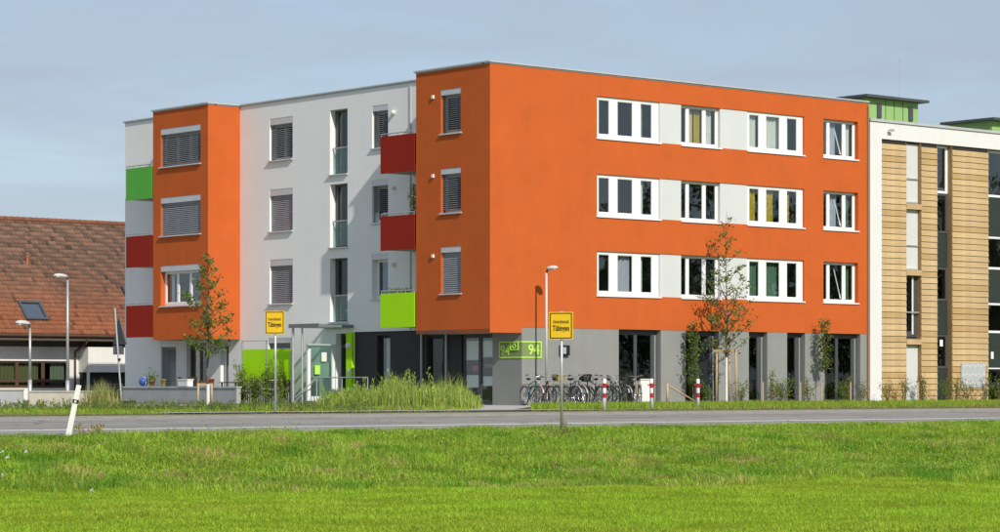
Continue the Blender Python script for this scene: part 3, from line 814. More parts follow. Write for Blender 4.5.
# perforated vent plate low on the cladding
vp = MB().box(tx(25.80), tx(27.37), -0.075, -0.048, 0.62, 1.66).build('vent_plate', M['zinc'], T)
mb = MB()
for i in range(8):
    for j in range(3):
        x = tx(25.92)+i*0.19; z = 0.78+j*0.36+0.04*(i % 2); mb.box(x, x+0.07, -0.081, -0.077, z, z+0.05)
mb.build('vent_openings', M['paper'], vp)
mb = MB(); mb.tube((tx(21.18), -0.04, 11.08), (tx(21.18), -0.16, 11.08), 0.015); mb.box(tx(21.12), tx(21.34), -0.26, -0.16, 11.04, 11.12)
mb.build('wall_light', M['steel'], T)
# rooftop rooms
def roof_room(x0, x1, y0, y1, zt, panels, wins):
    r = MB().box(x0, x1, y0, y1, TT-0.1, zt).build('rooftop_room', M['pistachio'], T)
    MB().box(x0-0.30, x1+0.32, y0-0.35, y1+0.3, zt+0.003, zt+0.11).build('flat_roof', M['dkframe'], r)
    for px in panels: MB().box(px-0.012, px+0.012, y0-0.015, y0-0.001, TT, zt-0.02).build('panel_joint', M['dkframe'], r)
    for px in wins:
        q = MB().box(px, px+0.26, y0-0.05, y0-0.002, TT+0.42, zt-0.2).build('vent_hood', M['dkframe'], r)
    return r
r1 = roof_room(tx(22.15), tx(25.48), 2.0, 6.0, 12.66, [tx(23.4), tx(23.95), tx(24.5)], [tx(22.85), tx(24.85)])
mb = MB(); mb.tube((tx(25.0), 2.6, 12.7), (tx(25.0), 2.6, 14.6), 0.016, n=5); mb.build('antenna', M['steel'], r1)
roof_room(tx(31.67), tx(36.0), 3.0, 5.4, 12.42, [], [])

# ------------------------------------------------------------------ tiled house on the left
Hs = empty('tiled_house', W(-12, 40, 0), THETA, 'low house with a large weathered red clay tile roof and white walls', 'house')
hx = lambda s: s+12
L_ = hx(18.0)
EZ, RZ, RUN = 3.25, 9.1, 5.5           # eave and ridge height, horizontal run
slope = math.atan2(RZ-EZ, RUN); sl_len = math.hypot(RZ-EZ, RUN)
mb = MB()
mb.quad((0, 0, EZ-0.06), (L_, 0, EZ-0.06), (L_, RUN, RZ-0.06), (0, RUN, RZ-0.06))
mb.quad((0, 2*RUN, EZ-0.06), (L_, 2*RUN, EZ-0.06), (L_, RUN, RZ-0.06), (0, RUN, RZ-0.06))
mb.quad((0, 0, EZ-0.07), (0, RUN, RZ-0.07), (0, 2*RUN, EZ-0.07)); mb.quad((L_, 0, EZ-0.07), (L_, RUN, RZ-0.07), (L_, 2*RUN, EZ-0.07))
roof = mb.build('roof', M['terracotta'], Hs)
def tiles():
    tw, th = 0.205, 0.30
    nx, nz_ = int(L_/tw), int(sl_len/th)+1
    # one curved tile: 4 columns
    prof = [(0.0, 0.030), (0.05, 0.012), (0.11, 0.004), (0.165, 0.018), (0.205, 0.036)]
    V, F, T_ = [], [], []
    ca, sa = math.cos(slope), math.sin(slope)
    for j in range(nz_):
        for i in range(nx):
            x0 = i*tw; q0 = j*th-0.03+rnd.uniform(-.006, .006); q1 = q0+th+0.05
            d0 = rnd.uniform(0.018, 0.034); tilt_ = rnd.uniform(-.004, .004)
            n = vnoise(np.array([x0]), np.array([q0]), 0.55, 5)[0]; n2 = rnd.random()
            w_ = vnoise(np.array([x0]), np.array([q0]), 0.8, 9)[0]
            dark = 0.5+0.5*math.sin(2*math.pi*(x0+1.15*q0)/1.15+5*w_)
            dark = (0.30+0.62*dark)*min(1.0, max(0.06, (q0/sl_len)*2.3-0.35+0.5*(w_-0.5)+0.03*(x0-15)))
            hi_ = min(1.0, max(0.0, q0/sl_len*1.8-0.2))
            base = (np.array([0.26, 0.088, 0.036])*(1-hi_)+np.array([0.235, 0.122, 0.075])*hi_)*(1-0.9*dark)+np.array([0.075, 0.050, 0.036])*(0.9*dark)
            base = base*(0.86+0.28*n2)*(0.85+0.3*n)
            if rnd.random() < 0.05: base = base*0.55
            k = len(V)
            for (q, e) in ((q0, d0), (q1, -0.012)):
                for px, pz in prof:
                    h = pz+e+tilt_*px
                    V.append((x0+px, q*ca-h*sa, EZ+q*sa+h*ca)); T_.append(base)
            for px, pz in prof:      # front lip
                h = pz+d0-0.03
                V.append((x0+px, q0*ca-h*sa, EZ+q0*sa+h*ca)); T_.append(base*0.9)
            for c in range(4):
                F.append((k+c, k+c+1, k+5+c+1, k+5+c)); F.append((k+10+c, k+10+c+1, k+c+1, k+c))
    o = link('roof_tiles', tinted_mesh('roof_tiles', np.array(V), F, np.array(T_), M['tile']), roof); tag(o, kind='stuff')
tiles()
mb = MB()
for i in range(int(L_/0.36)):
    mb.tube((i*0.36, RUN, RZ+0.02), (i*0.36+0.38, RUN, RZ+0.035), 0.13, 0.14, n=10)
mb.build('ridge_tiles', M['ridge'], roof)
# skylight, vent and hatch on the slope
def on_roof(x, q, h): return (x, q*math.cos(slope)-h*math.sin(slope), EZ+q*math.sin(slope)+h*math.cos(slope))
def slope_box(mb, x0, x1, q0, q1, h0, h1):
    n = len(mb.v)
    mb.v += [on_roof(x, q, h) for h in (h0, h1) for x, q in ((x0, q0), (x1, q0), (x1, q1), (x0, q1))]
    mb.f += [tuple(n+i for i in q) for q in ((0,3,2,1),(4,5,6,7),(0,1,5,4),(1,2,6,5),(2,3,7,6),(3,0,4,7))]
sx = hx(5.0)
mb = MB()
for r in ((sx, sx+1.25, 0.85, 0.97), (sx, sx+1.25, 1.98, 2.10), (sx, sx+0.12, 0.97, 1.98), (sx+1.13, sx+1.25, 0.97, 1.98)): slope_box(mb, *r, 0.0, 0.13)
sk = mb.build('skylight', M['dkframe'], roof)
mb = MB(); slope_box(mb, sx+0.11, sx+1.14, 0.96, 1.99, 0.06, 0.075); mb.build('skylight_pane', glassmat('sky_glass', (0.1, 0.12, 0.13), 0.42, 0.8), sk)
mb = MB(); p = Vector(on_roof(hx(6.65), 4.8, 0)); mb.tube(p, p+Vector((0, 0, 0.38)), 0.06, n=8); mb.tube(p+Vector((0, 0, .36)), p+Vector((0, 0, .42)), 0.09, n=8); mb.build('vent_pipe', M['terracotta'], roof)
mb = MB(); slope_box(mb, hx(11.4), hx(12.8), 2.75, 3.3, 0.0, 0.2); mb.build('roof_hatch', M['dkframe'], roof)
# gutter, soffit and walls
mb = MB(); mb.tube((0, -0.05, EZ-0.10), (L_, -0.05, EZ-0.10), 0.075, n=8); mb.build('gutter', M['brown'], Hs)
mb = MB().box(0, L_, 0.02, 1.3, EZ-0.34, EZ-0.20); mb.build('eave_soffit', M['soffit'], Hs)
wy = 1.25
hp = Plane('f', wy)
hw = [(hx(-0.5), hx(3.1), 0.60, 1.92), (hx(3.5), hx(7.85), 0.60, 1.92)]
mb = MB(); plate(mb, hp, 0, L_, 0, EZ-0.2, hw, 0, 0.25, sides=False)
mb.quad((0, wy, 0), (0, 2*RUN, 0), (0, 2*RUN, EZ), (0, wy, EZ)); mb.quad((L_, wy, 0), (L_, 2*RUN, 0), (L_, 2*RUN, EZ), (L_, wy, EZ))
mb.build('wall', M['hwhite'], Hs)
mb = MB().box(0, L_, wy-0.03, wy-0.003, 2.62, EZ-0.36); mb.build('eave_shade_band', M['soffit'], Hs)  # dark band puts the eave's shadow on the wall as colour
for a, b, z0, z1 in hw:
    n = 3; st_ = (b-a)/n
    w = window(Hs, hp, a, b, z0, z1, 0.08, [(a+i*st_+0.07, a+(i+1)*st_-0.07) for i in range(n)], frame='brown', glass='glass_d', curtains=[(a+0.1, a+st_*1.9, 'cur_cream'), (a+st_*2.35, b-0.1, 'cur_white')], transom=0.95)
# garage bay with white door and dark gap under it
gx0, gx1 = hx(8.36), hx(13.0)
mb = MB().box(gx0, gx1, wy-0.9, wy-0.02, 1.38, 2.62); g_ = mb.build('white_fascia', M['hwhite'], Hs)
MB().box(gx0+0.1, gx1, wy-0.915, wy-0.902, 1.75, 1.78).build('fascia_joint', M['concrete'], g_)
mb = MB().box(gx0+0.05, gx1, wy-0.3, wy-0.03, 0.0, 1.375); mb.build('garage_door', M['charcoal'], Hs)
mb = MB().box(gx0-0.05, gx0+0.06, wy-0.95, wy-0.84, 0, 1.378); mb.build('post', M['hwhite'], Hs)
mb = MB(); mb.path([(gx0-0.25, -0.05, EZ-0.12), (gx0-0.25, 0.1, EZ-0.45), (gx0-0.25, wy-0.1, EZ-0.85), (gx0-0.25, wy-0.1, 0.05)], 0.05, 8); mb.build('downpipe', M['brown'], Hs)

# ------------------------------------------------------------------ walls and fences on the left
tw = empty('terrace_wall', W(-0.2, 15.0, 0), THETA, 'grey rendered terrace wall under the left orange block', 'wall')
MB().box(-0.2, 0, 0, 8.4, -0.1, 0.62).build('wall', M['gardenwall'], tw)
MB().box(-0.24, 0.04, -0.03, 8.42, 0.623, 0.68).build('coping', M['zinc'], tw)
gwl = empty('garden_wall', W(-16.02, 2.15, 0), THETA, 'low beige garden wall running in front of the tiled house', 'wall')
MB().box(-1.07, 1.09, -0.15, 0.05, -0.1, 0.50).build('wall', M['beige'], gwl, rot=(0, 0, R(-40.6)))
MB().box(-1.09, 1.12, -0.18, 0.08, 0.503, 0.55).build('coping', M['concrete'], gwl, rot=(0, 0, R(-40.6)))
gw2 = empty('grey_garden_wall', W(-16.9, 2.9, 0), THETA, 'low grey garden wall at the far left edge beside the short lamp', 'wall')
MB().box(-2.6, -0.1, -0.2, 0, -0.1, 0.56).build('wall', M['gardenwall'], gw2, rot=(0, 0, R(-34)))
MB().box(-2.6, -0.08, -0.24, 0.04, 0.563, 0.61).build('coping', M['concrete'], gw2, rot=(0, 0, R(-34)))
yf = empty('yard_fence', W(-14.2, 3.2, 0), 0, 'dark wire mesh fence between the beige wall and the grey building', 'fence')
for i in range(3): MB().tube((i*0.44, 0, 0), (i*0.44, 0, 0.78), 0.022, n=6).build('post', M['dkframe'], yf)
mb = MB()
for i in range(8): mb.tube((0, 0, 0.06+i*0.1), (0.88, 0, 0.06+i*0.1), 0.006, n=4)
for i in range(9): mb.tube((i*0.1+0.03, 0, 0.03), (i*0.1+0.03, 0, 0.77), 0.005, n=4)
mb.build('mesh_panel', M['dkframe'], yf)
# lime privacy screen
lf_ = empty('privacy_screen', W(0.3, 12.3, 0), THETA, 'lime green privacy screen with steel posts beside the entrance canopy', 'fence')
for i in range(2):
    MB().box(-0.02, 0.02, i*1.65+0.02, i*1.65+1.61, 0.94, 2.15).build('panel', M['lime'], lf_)
mb = None
for i in range(3):
    MB().box(-0.025, 0.025, i*1.65-0.018, i*1.65+0.018, 0, 2.52).build('post', M['steel'], lf_)
MB().box(-0.015, 0.015, 0.0, 3.3, 2.47, 2.50).build('top_rail', M['steel'], lf_)
mb = MB()
for i in range(22): mb.box(-0.012, 0.012, 0.08+i*0.15, 0.11+i*0.15, 0.05, 0.90)
mb.box(-0.016, 0.016, 0.03, 3.28, 0.45, 0.48); mb.box(-0.016, 0.016, 0.03, 3.28, 0.88, 0.91)
mb.build('lattice', M['brown'], lf_)
# hand rail at the entrance steps
hr = empty('hand_rail', W(0.2, 8.2, 0), THETA, 'thin steel handrail beside the entrance steps', 'railing')
mb = MB(); mb.tube((0, -0.9, 1.02), (0, 2.3, 1.02), 0.022); mb.build('rail', M['steel'], hr)
for y in (-0.9, 0.7, 2.3): MB().tube((0, y, 0), (0, y, 1.0), 0.02).build('post', M['steel'], hr)
MB().tube((0, 2.3, 1.0), (-0.6, 2.9, 0.25), 0.02).build('brace', M['steel'], hr)

# ------------------------------------------------------------------ street furniture
def street_lamp(pos, h, head_dir, label, pole_m='polewhite', r=0.05, hl=0.55):
    o = empty('street_lamp', pos, 0, label, 'street lamp', 'street lamps in front of the buildings')
    mb = MB(); mb.tube((0, 0, 0), (0, 0, 0.9), r*1.35, r*1.3, 10); mb.tube((0, 0, 0.9), (0, 0, h-0.12), r, r*0.7, 10); mb.build('pole', M[pole_m], o, True)
    d = Vector((head_dir[0], head_dir[1], 0)).normalized()
    mb = MB(); mb.path([(0, 0, h-0.14), tuple(d*0.03+Vector((0, 0, h-0.05))), tuple(d*0.16+Vector((0, 0, h)))], 0.035, 8); mb.build('bracket', M['dkframe'], o)
    # flat luminaire: squashed ellipsoid elongated along the arm
    bm = bmesh.new(); bmesh.ops.create_uvsphere(bm, u_segments=16, v_segments=8, radius=1)
    for v in bm.verts:
        x, y, z = v.co; z = max(z, -0.35)
        v.co = (x*hl*0.5, y*0.15*(1-0.25*x), z*0.10)
    me = bpy.data.meshes.new('lamp_head'); bm.to_mesh(me); bm.free(); me.materials.append(M['lampglass'])
    me.polygons.foreach_set('use_smooth', [True]*len(me.polygons))
    hd = link('lamp_head', me, o, tuple(d*(hl*0.5)+Vector((0, 0, h+0.02))), (0, R(-4), math.atan2(d.y, d.x)))
    mb = MB().box(-hl*0.30, hl*0.32, -0.09, 0.09, -0.058, -0.037); mb.build('lamp_cover', M['paper'], hd)
    return o
toroad = W(0, -1)-W(0, 0); left_ = W(-1, 0)-W(0, 0)
street_lamp(W(1.95, -0.80, 0), 4.86, (1, -0.5), 'slender street lamp beside the bicycles casting a shadow on the orange wall', hl=0.46)
street_lamp(W(-7.5, 16.0, 0), 4.86, left_, 'tall street lamp in front of the tiled roof, behind the leaning white post', 'steel', 0.06, hl=0.62)
street_lamp(W(-15.88, 4.45, 0), 2.72, left_, 'short street lamp at the joint of the two low garden walls', 'steel', 0.05, hl=0.55)

def town_sign(pos, zc, w, h, face, label, post_h, post_m='steel', slash=False):
    rz = math.atan2(face[1], face[0])+R(90)
    o = empty('town_sign', pos, rz, label, 'road sign', 'yellow town signs')
    mb = MB(); mb.tube((0, 0.045, 0), (0, 0.045, zc+h/2+0.02), 0.032, n=10); mb.build('post', M[post_m], o, True)
    p = MB(); plate(p, Plane('f', 0), -w/2, w/2, zc-h/2, zc+h/2, [], -0.012, 0.012); p.box(-w/2, w/2, -0.0115, 0.012, zc-h/2, zc+h/2)
    pn = MB().box(-w/2, w/2, -0.012, 0.012, zc-h/2, zc+h/2).build('plate', M['yellow'], o)
    b = MB(); e = 0.022; t_ = 0.02
    plate(b, Plane('f', 0), -w/2+e, w/2-e, zc-h/2+e, zc+h/2-e, [(-w/2+e+t_, w/2-e-t_, zc-h/2+e+t_, zc+h/2-e-t_)], -0.016, -0.0125)
    b.build('border', M['black'], pn)
    link('lettering', text_mesh('small_lettering', 'Universitätsstadt', 0.1, M['black'], 0.002, width=w*0.66, height=h*0.13), pn, (0, -0.0145, zc+h*0.15), (R(90), 0, 0))
    link('lettering', text_mesh('large_lettering', 'Tübingen', 0.2, M['black'], 0.002, width=w*0.70, height=h*0.27, bold=0.004), pn, (0, -0.0145, zc-h*0.12), (R(90), 0, 0))
    mb = MB().box(-0.03, 0.03, 0.013, 0.09, zc-h*0.36, zc-h*0.30).box(-0.03, 0.03, 0.013, 0.09, zc+h*0.30, zc+h*0.36); mb.build('clamp', M['steel'], o)
    return o
town_sign(W(-21.39, -27.5, -0.40), 2.41, 0.54, 0.60, (-0.30, -1), 'yellow town sign on grey post on the near road edge before the bicycles', 2.5)
town_sign(W(-18.51, -12.84, -0.02), 2.42, 0.56, 0.62, (-0.30, -1), 'yellow town sign before the lime screen and entrance canopy', 2.7)

# temporary traffic sign seen from behind on rubber foot plates
ts = empty('warning_sign', W(-14.62, 0.95, 0), 0, 'dark-backed triangular road sign on a tilted pole with rubber foot plates', 'road sign')
MB().box(-0.42, 0.40, -0.22, 0.22, 0.0, 0.11).build('foot_plate', M['rubber'], ts)
MB().box(-0.36, 0.46, -0.20, 0.24, 0.113, 0.22).build('foot_plate', M['rubber'], ts, rot=(0, 0, R(12)))
top = Vector((-0.20, 0, 3.18)); mb = MB(); mb.tube((0.02, 0, 0.1), top, 0.03, n=8); mb.build('pole', M['steel'], ts)
def on_pole(z): return Vector((0.02, 0, 0.1)).lerp(top, (z-0.1)/3.08)
mb = MB(); c = on_pole(2.0)
tri = [(-0.36, 0.42, 2.02), (0.16, -0.22, 2.02), (-0.13, 0.09, 2.92)]
n = [Vector(q)+Vector((0.03, 0.02, 0)) for q in tri]; k = [q+Vector((0.035, 0.02, 0)) for q in n]
mb.v = [tuple(q) for q in n+k]; mb.f = [(0, 1, 2), (5, 4, 3), (0, 3, 4, 1), (1, 4, 5, 2), (2, 5, 3, 0)]
mb.build('triangle_plate', M['dkframe'], ts)
MB().box(-0.26, 0.08, 0.035, 0.06, 1.70, 1.98).build('lower_plate', M['dkframe'], ts)
MB().box(-0.09, -0.02, -0.06, 0.05, 1.50, 1.58).build('clamp', M['black'], ts)

# leaning delineator post
dl = empty('delineator_post', W(-32.68, -25.75, -0.30), 0, 'leaning white roadside marker post with black band at the grass edge', 'marker post')
dl.rotation_euler = (R(4), R(12.5), 0)
def delin(z0, z1, m, nm, e=0.0):
    v = []; 
    for z in (z0, z1):
        s = 1.0-0.12*z
        v += [((x*s)*(1+e), (y*s)*(1+e), z) for x, y in ((-0.055, -0.045), (0.055, -0.045), (0.04, 0.05), (-0.04, 0.05))]
    mb = MB(); mb.v = v; mb.f = [(0, 3, 2, 1), (4, 5, 6, 7), (0, 1, 5, 4), (1, 2, 6, 5), (2, 3, 7, 6), (3, 0, 4, 7)]
    return mb.build(nm, M[m], dl)
delin(0, 1.04, 'whitepaint', 'post'); delin(0.68, 0.76, 'black', 'band', 0.04)
MB().box(-0.02, 0.02, -0.058, -0.050, 0.70, 0.74).build('reflector', M['paper'], dl)

# bollards
def bollard(pos, label, lean):
    o = empty('bollard', pos, rnd.uniform(0, 3), label, 'bollard', 'red and white bollards on the verge')
    o.rotation_euler = (lean[0], lean[1], 0)
    MB().lathe((0, 0, 0), [(0.001, 0.0), (0.055, 0.0), (0.055, 0.915), (0.045, 0.935), (0.001, 0.945)], 14).build('post', M['whitepaint'], o, True)
    for z in (0.36, 0.66): MB().lathe((0, 0, 0), [(0.0555, z), (0.058, z), (0.058, z+0.14), (0.0555, z+0.14)], 14).build('red_band', M['red'], o)
    for z in (0.75,):
        mb = MB(); mb.tube((-0.12, 0, z), (0.12, 0, z), 0.018, n=6); mb.build('cross_pin', M['red'], o)
bollard(W(-6.36, -12.73, -0.02), 'red and white bollard beside the bicycles', (0, R(1)))
bollard(W(-4.58, -12.94, -0.02), 'red and white bollard in front of the double glass doors', (0, R(-1)))
bollard(W(-2.10, -12.43, -0.02), 'red and white bollard nearest the staked young tree', (R(1), 0))

# ------------------------------------------------------------------ bicycles
def bicycle(pos, rz, fc, label, basket=None, rack=True, step=False, lean=0.0, steer=0.0, mud='black', bars='city'):
    o = empty('bicycle', pos, 0, label, 'bicycle', 'bicycles parked by the grey wall')
    o.rotation_euler = (lean, 0, rz)
    fm = mat('bicycle_paint', fc, 0.3, 0.05, 5, metal=0.2)
    wr = 0.345
    rw, fw = (-0.52, 0, wr), (0.55, 0, wr)
    bb, seat, head_t, head_b = (-0.08, 0, 0.29), (-0.22, 0, 0.80), (0.33, 0, 0.88), (0.37, 0, 0.70)
    mb = MB()
    if step:
        mb.path([head_b, (0.14, 0, 0.44), bb], 0.021); mb.tube(head_t, (0.1, 0, 0.58), 0.016); mb.tube((0.1, 0, 0.58), (-0.13, 0, 0.46), 0.016)
    else:
        mb.tube(head_b, bb, 0.02); mb.tube(head_t, (-0.19, 0, 0.74), 0.017)
    mb.tube(bb, seat, 0.018); mb.tube(head_t, head_b, 0.022)
    for y in (-0.05, 0.05):
        mb.tube(bb, (rw[0], y, rw[2]), 0.011); mb.tube((-0.19, 0, 0.72), (rw[0], y, rw[2]), 0.010)
    mb.build('frame', fm, o)
    fk = MB()
    for y in (-0.05, 0.05): fk.path([(0.375, y*0.8, 0.69), (0.45, y, 0.5), (fw[0], y, fw[2])], 0.012)
    fk.build('fork', fm, o)
    for c in (rw, fw):
        wh = MB().ring((0, 0, 0), wr-0.02, 0.021, 'y', 30, 6).build('wheel', M['rubber'], o, True, loc=c)
        MB().ring((0, 0, 0), wr-0.047, 0.013, 'y', 30, 5).build('rim', M['chrome'], wh, True)
        sp = MB()
        for i in range(16):
            w = 2*math.pi*i/16; sp.tube((0, 0.03 if i % 2 else -0.03, 0), ((wr-0.05)*math.cos(w), 0, (wr-0.05)*math.sin(w)), 0.0022, n=4, cap=False)
        sp.tube((0, -0.05, 0), (0, 0.05, 0), 0.022, n=8); sp.build('spokes', M['chrome'], wh)
        mg = MB(); a0, a1 = (20, 165) if c is rw else (15, 150)
        pts = [((wr+0.03)*math.cos(R(a)), (wr+0.03)*math.sin(R(a))) for a in range(a0, a1, 9)]
        for (x, z), (x2, z2) in zip(pts[:-1], pts[1:]): mg.quad((x, -0.028, z), (x2, -0.028, z2), (x2, 0.028, z2), (x, 0.028, z))
        mg.build('mudguard', M[mud], o, loc=c)
    mb = MB(); mb.tube((-0.205, 0, 0.76), (-0.235, 0, 0.90), 0.013); mb.build('seat_post', M['chrome'], o)
    bm = bmesh.new(); bmesh.ops.create_uvsphere(bm, u_segments=12, v_segments=8, radius=1)
    for v in bm.verts:
        x, y, z = v.co; v.co = (x*0.14, y*(0.075 if x < 0.1 else 0.035+0.02*(1-x)), z*0.04+(0.015 if x < -0.5 else 0))
    me = bpy.data.meshes.new('saddle'); bm.to_mesh(me); bm.free(); me.materials.append(M['black']); link('saddle', me, o, (-0.235, 0, 0.93))
    hb = MB(); hb.tube((0.33, 0, 0.87), (0.315, 0, 1.0), 0.013)
    if bars == 'city': pts = [(0.13, 0.30, 1.06), (0.24, 0.27, 1.07), (0.34, 0.12, 1.05), (0.33, 0, 1.0), (0.34, -0.12, 1.05), (0.24, -0.27, 1.07), (0.13, -0.30, 1.06)]
    else: pts = [(0.27, 0.31, 1.0), (0.32, 0.15, 1.01), (0.33, 0, 1.0), (0.32, -0.15, 1.01), (0.27, -0.31, 1.0)]
    hb.path(pts, 0.012); h = hb.build('handlebar', M['chrome'], o)
    g = MB(); g.tube(pts[0], pts[1], 0.019); g.tube(pts[-1], pts[-2], 0.019); g.build('grips', M['black'], h)
    mb = MB(); mb.ring((-0.08, 0.04, 0.29), 0.09, 0.008, 'y', 18, 4); mb.tube((-0.08, 0.06, 0.29), (0.03, 0.06, 0.17), 0.01); mb.tube((-0.08, -0.06, 0.29), (-0.19, -0.06, 0.41), 0.01)
    mb.box(-0.02, 0.08, 0.06, 0.15, 0.155, 0.18); mb.box(-0.24, -0.14, -0.15, -0.06, 0.40, 0.425); mb.build('crank', M['dkframe'], o)
    mb = MB(); mb.box(-0.52, -0.10, 0.035, 0.045, 0.375, 0.385); mb.box(-0.52, -0.10, 0.035, 0.045, 0.235, 0.245); mb.build('chain', M['dkframe'], o)
    if rack:
        mb = MB()
        for y in (-0.06, 0, 0.06): mb.tube((-0.75, y, 0.74), (-0.28, y, 0.74), 0.007, n=5)
        for y in (-0.06, 0.06): mb.tube((-0.55, y, 0.74), (-0.52, y, 0.36), 0.007, n=5)
        mb.build('luggage_rack', M['dkframe'], o)
    if basket:
        bx, bz, bm_ = basket
        mb = MB()
        w0, w1, hh = 0.13, 0.17, 0.24
        for i in range(5):
            z = bz+hh*i/4; w = w0+(w1-w0)*i/4
            mb.path([(bx-w, -w, z), (bx+w, -w, z), (bx+w, w, z), (bx-w, w, z), (bx-w, -w, z)], 0.011, 4)
        for i in range(9):
            f_ = -1+2*i/8
            for q in (-1, 1):
                mb.tube((bx+f_*w0, q*w0, bz), (bx+f_*w1, q*w1, bz+hh), 0.009, n=4); mb.tube((bx+q*w0, f_*w0, bz), (bx+q*w1, f_*w1, bz+hh), 0.009, n=4)
        mb.box(bx-w0, bx+w0, -w0, w0, bz-0.01, bz+0.005)
        mb.build('basket', M[bm_], o)
    lt = MB().tube((0.40, 0, 0.86), (0.46, 0, 0.86), 0.035, 0.045, 10); lt.build('headlight', M['chrome'], o)
    MB().tube((-0.50, 0.07, 0.345), (-0.30, 0.20, 0.01), 0.009, n=5).build('kick_stand', M['steel'], o)
    return o
into = THETA+R(90)              # pointing at the wall
specs = [
    (0.75, (0.02, 0.14, 0.13), -R(104), 'teal bicycle at the left end of the row, nearest the lamp pole', None, False, 'city'),
    (1.75, (0.35, 0.36, 0.37), R(72), 'silver bicycle standing next to the teal one', None, True, 'flat'),
    (2.35, (0.05, 0.05, 0.06), R(84), 'dark bicycle carrying a yellow wicker basket', (0.50, 0.86, 'wicker'), True, 'city'),
    (3.10, (0.30, 0.31, 0.33), R(65), 'grey bicycle with curved handlebar in the middle of the row', None, True, 'city'),
    (3.75, (0.03, 0.03, 0.04), R(78), 'black bicycle with a dark front basket right of the row centre', (0.50, 0.86, 'black'), False, 'city'),
    (4.45, (0.45, 0.46, 0.47), -R(110), 'pale silver bicycle behind the first bollard', None, True, 'flat'),
    (5.05, (0.10, 0.10, 0.11), R(70), 'dark grey bicycle in front of the wall edge by the glass doors', None, False, 'flat'),
    (1.25, (0.20, 0.03, 0.03), -R(98), 'dark red bicycle squeezed in right behind the teal one', None, True, 'city'),
    (2.75, (0.04, 0.06, 0.14), -R(100), 'navy bicycle turned the other way beside the wicker basket', None, False, 'city'),
    (4.10, (0.40, 0.40, 0.41), R(96), 'light grey bicycle between the black basket and the first bollard', None, True, 'city'),
    (4.78, (0.05, 0.10, 0.06), R(85), 'dark green bicycle just right of the first bollard', None, True, 'city'),
    (5.95, (0.38, 0.30, 0.22), R(55), 'brown step-through bicycle leaning before the glass doors', None, True, 'city'),
]
for i, (s, c, a, lb_, bk, stp, br) in enumerate(specs):
    bicycle(W(s, -1.35+0.12*math.sin(i*2.3), 0.012), THETA+a, c, lb_, bk, rack=i != 5, step=stp, lean=R(rnd.uniform(-4, 4)), bars=br, mud='dkframe' if i % 2 else 'steel')
rk = empty('bicycle_rack', W(0.9, -1.0, 0), THETA, 'low steel bicycle rack at the foot of the grey wall', 'bicycle rack')
mb = MB(); mb.tube((0, 0, 0.05), (5.4, 0, 0.05), 0.02); mb.tube((0, 0.35, 0.05), (5.4, 0.35, 0.05), 0.02); mb.build('rail', M['steel'], rk)
for i in range(8):
    mb = MB(); x = 0.2+i*0.7; mb.path([(x, 0, 0.05), (x, 0.02, 0.42), (x, 0.18, 0.5), (x, 0.33, 0.42), (x, 0.35, 0.05)], 0.011, 6); mb.build('hoop', M['steel'], rk)
# white utility box by the doors
ub = empty('utility_box', W(6.75, -0.75, 0), THETA, 'small white box standing before the left glass door', 'box')
MB().box(-0.30, 0.30, -0.18, 0.18, 0.0, 0.92).build('body', M['whitepaint'], ub)
MB().box(-0.33, 0.33, -0.21, 0.21, 0.923, 0.96).build('lid', M['whitepaint'], ub)

# ------------------------------------------------------------------ odds and ends on the terrace
def place(name, s, t, label, cat, z=0.0, rz=0): return empty(name, W(s, t, z), THETA+rz, label, cat)
def pot(name, s, t, r, h, m, label, cat='flower pot', z=0.69):
    o = place(name, s, t, label, cat, z)
    MB().lathe((0, 0, 0), [(0.001, 0), (r*0.7, 0), (r, h), (r*1.08, h), (r*1.08, h*1.08), (r*0.9, h*1.08), (r*0.85, h*0.9), (0.001, h*0.9)], 16).build('pot', M[m], o, True)
    return o
tops = 0.69
b_ = place('ball', -0.3, 21.9, 'blue ball on the terrace wall', 'ball', tops+0.19)
bm = bmesh.new(); bmesh.ops.create_uvsphere(bm, u_segments=18, v_segments=12, radius=0.2); me = bpy.data.meshes.new('ball'); bm.to_mesh(me); bm.free(); me.materials.append(M['bluep']); me.polygons.foreach_set('use_smooth', [True]*len(me.polygons))
link('shell', me, b_); MB().ring((0, 0, 0), 0.196, 0.012, 'x', 24, 5).build('stripe', M['paper'], b_)
POT_PLANT = pot('plant_pot', -0.3, 21.25, 0.13, 0.2, 'terracotta', 'terracotta pot with a leafy green plant next to the blue ball')
pot('flower_pot', -0.3, 20.4, 0.12, 0.26, 'wicker', 'straw coloured pot on the terrace wall below the blind')
pot('flower_pot', -0.3, 16.95, 0.15, 0.28, 'terracotta', 'large terracotta pot on the terrace wall right of the tree trunk')
pot('flower_pot', -0.3, 17.6, 0.10, 0.18, 'terracotta', 'small terracotta pot on the terrace wall at the tree trunk')
wb = place('storage_box', -0.32, 18.75, 'white plastic box on the terrace wall left of the tree', 'box', tops)
MB().box(-0.14, 0.14, -0.34, 0.34, 0, 0.24).build('body', M['whitepaint'], wb); MB().box(-0.16, 0.16, -0.37, 0.37, 0.243, 0.29).build('lid', M['whitepaint'], wb)
def chair(s, t, rz, label):
    o = place('garden_chair', s, t, label, 'chair', 0.0, rz); o['group'] = 'dark garden chairs on the terrace'
    MB().box(-0.24, 0.24, -0.24, 0.24, 0.44, 0.47).build('seat', M['brown'], o)
    mb = MB()
    for i in range(5): mb.box(-0.22+i*0.1, -0.17+i*0.1, 0.21, 0.24, 0.475, 1.0)
    mb.box(-0.24, 0.24, 0.205, 0.245, 1.003, 1.06); mb.build('backrest', M['brown'], o)
    for x in (-0.21, 0.21):
        for y in (-0.21, 0.21): MB().tube((x, y, 0), (x, y, 0.44), 0.02, n=6).build('leg', M['brown'], o)
        MB().box(x-0.03, x+0.03, -0.22, 0.2, 0.66, 0.69).build('arm_rest', M['brown'], o)
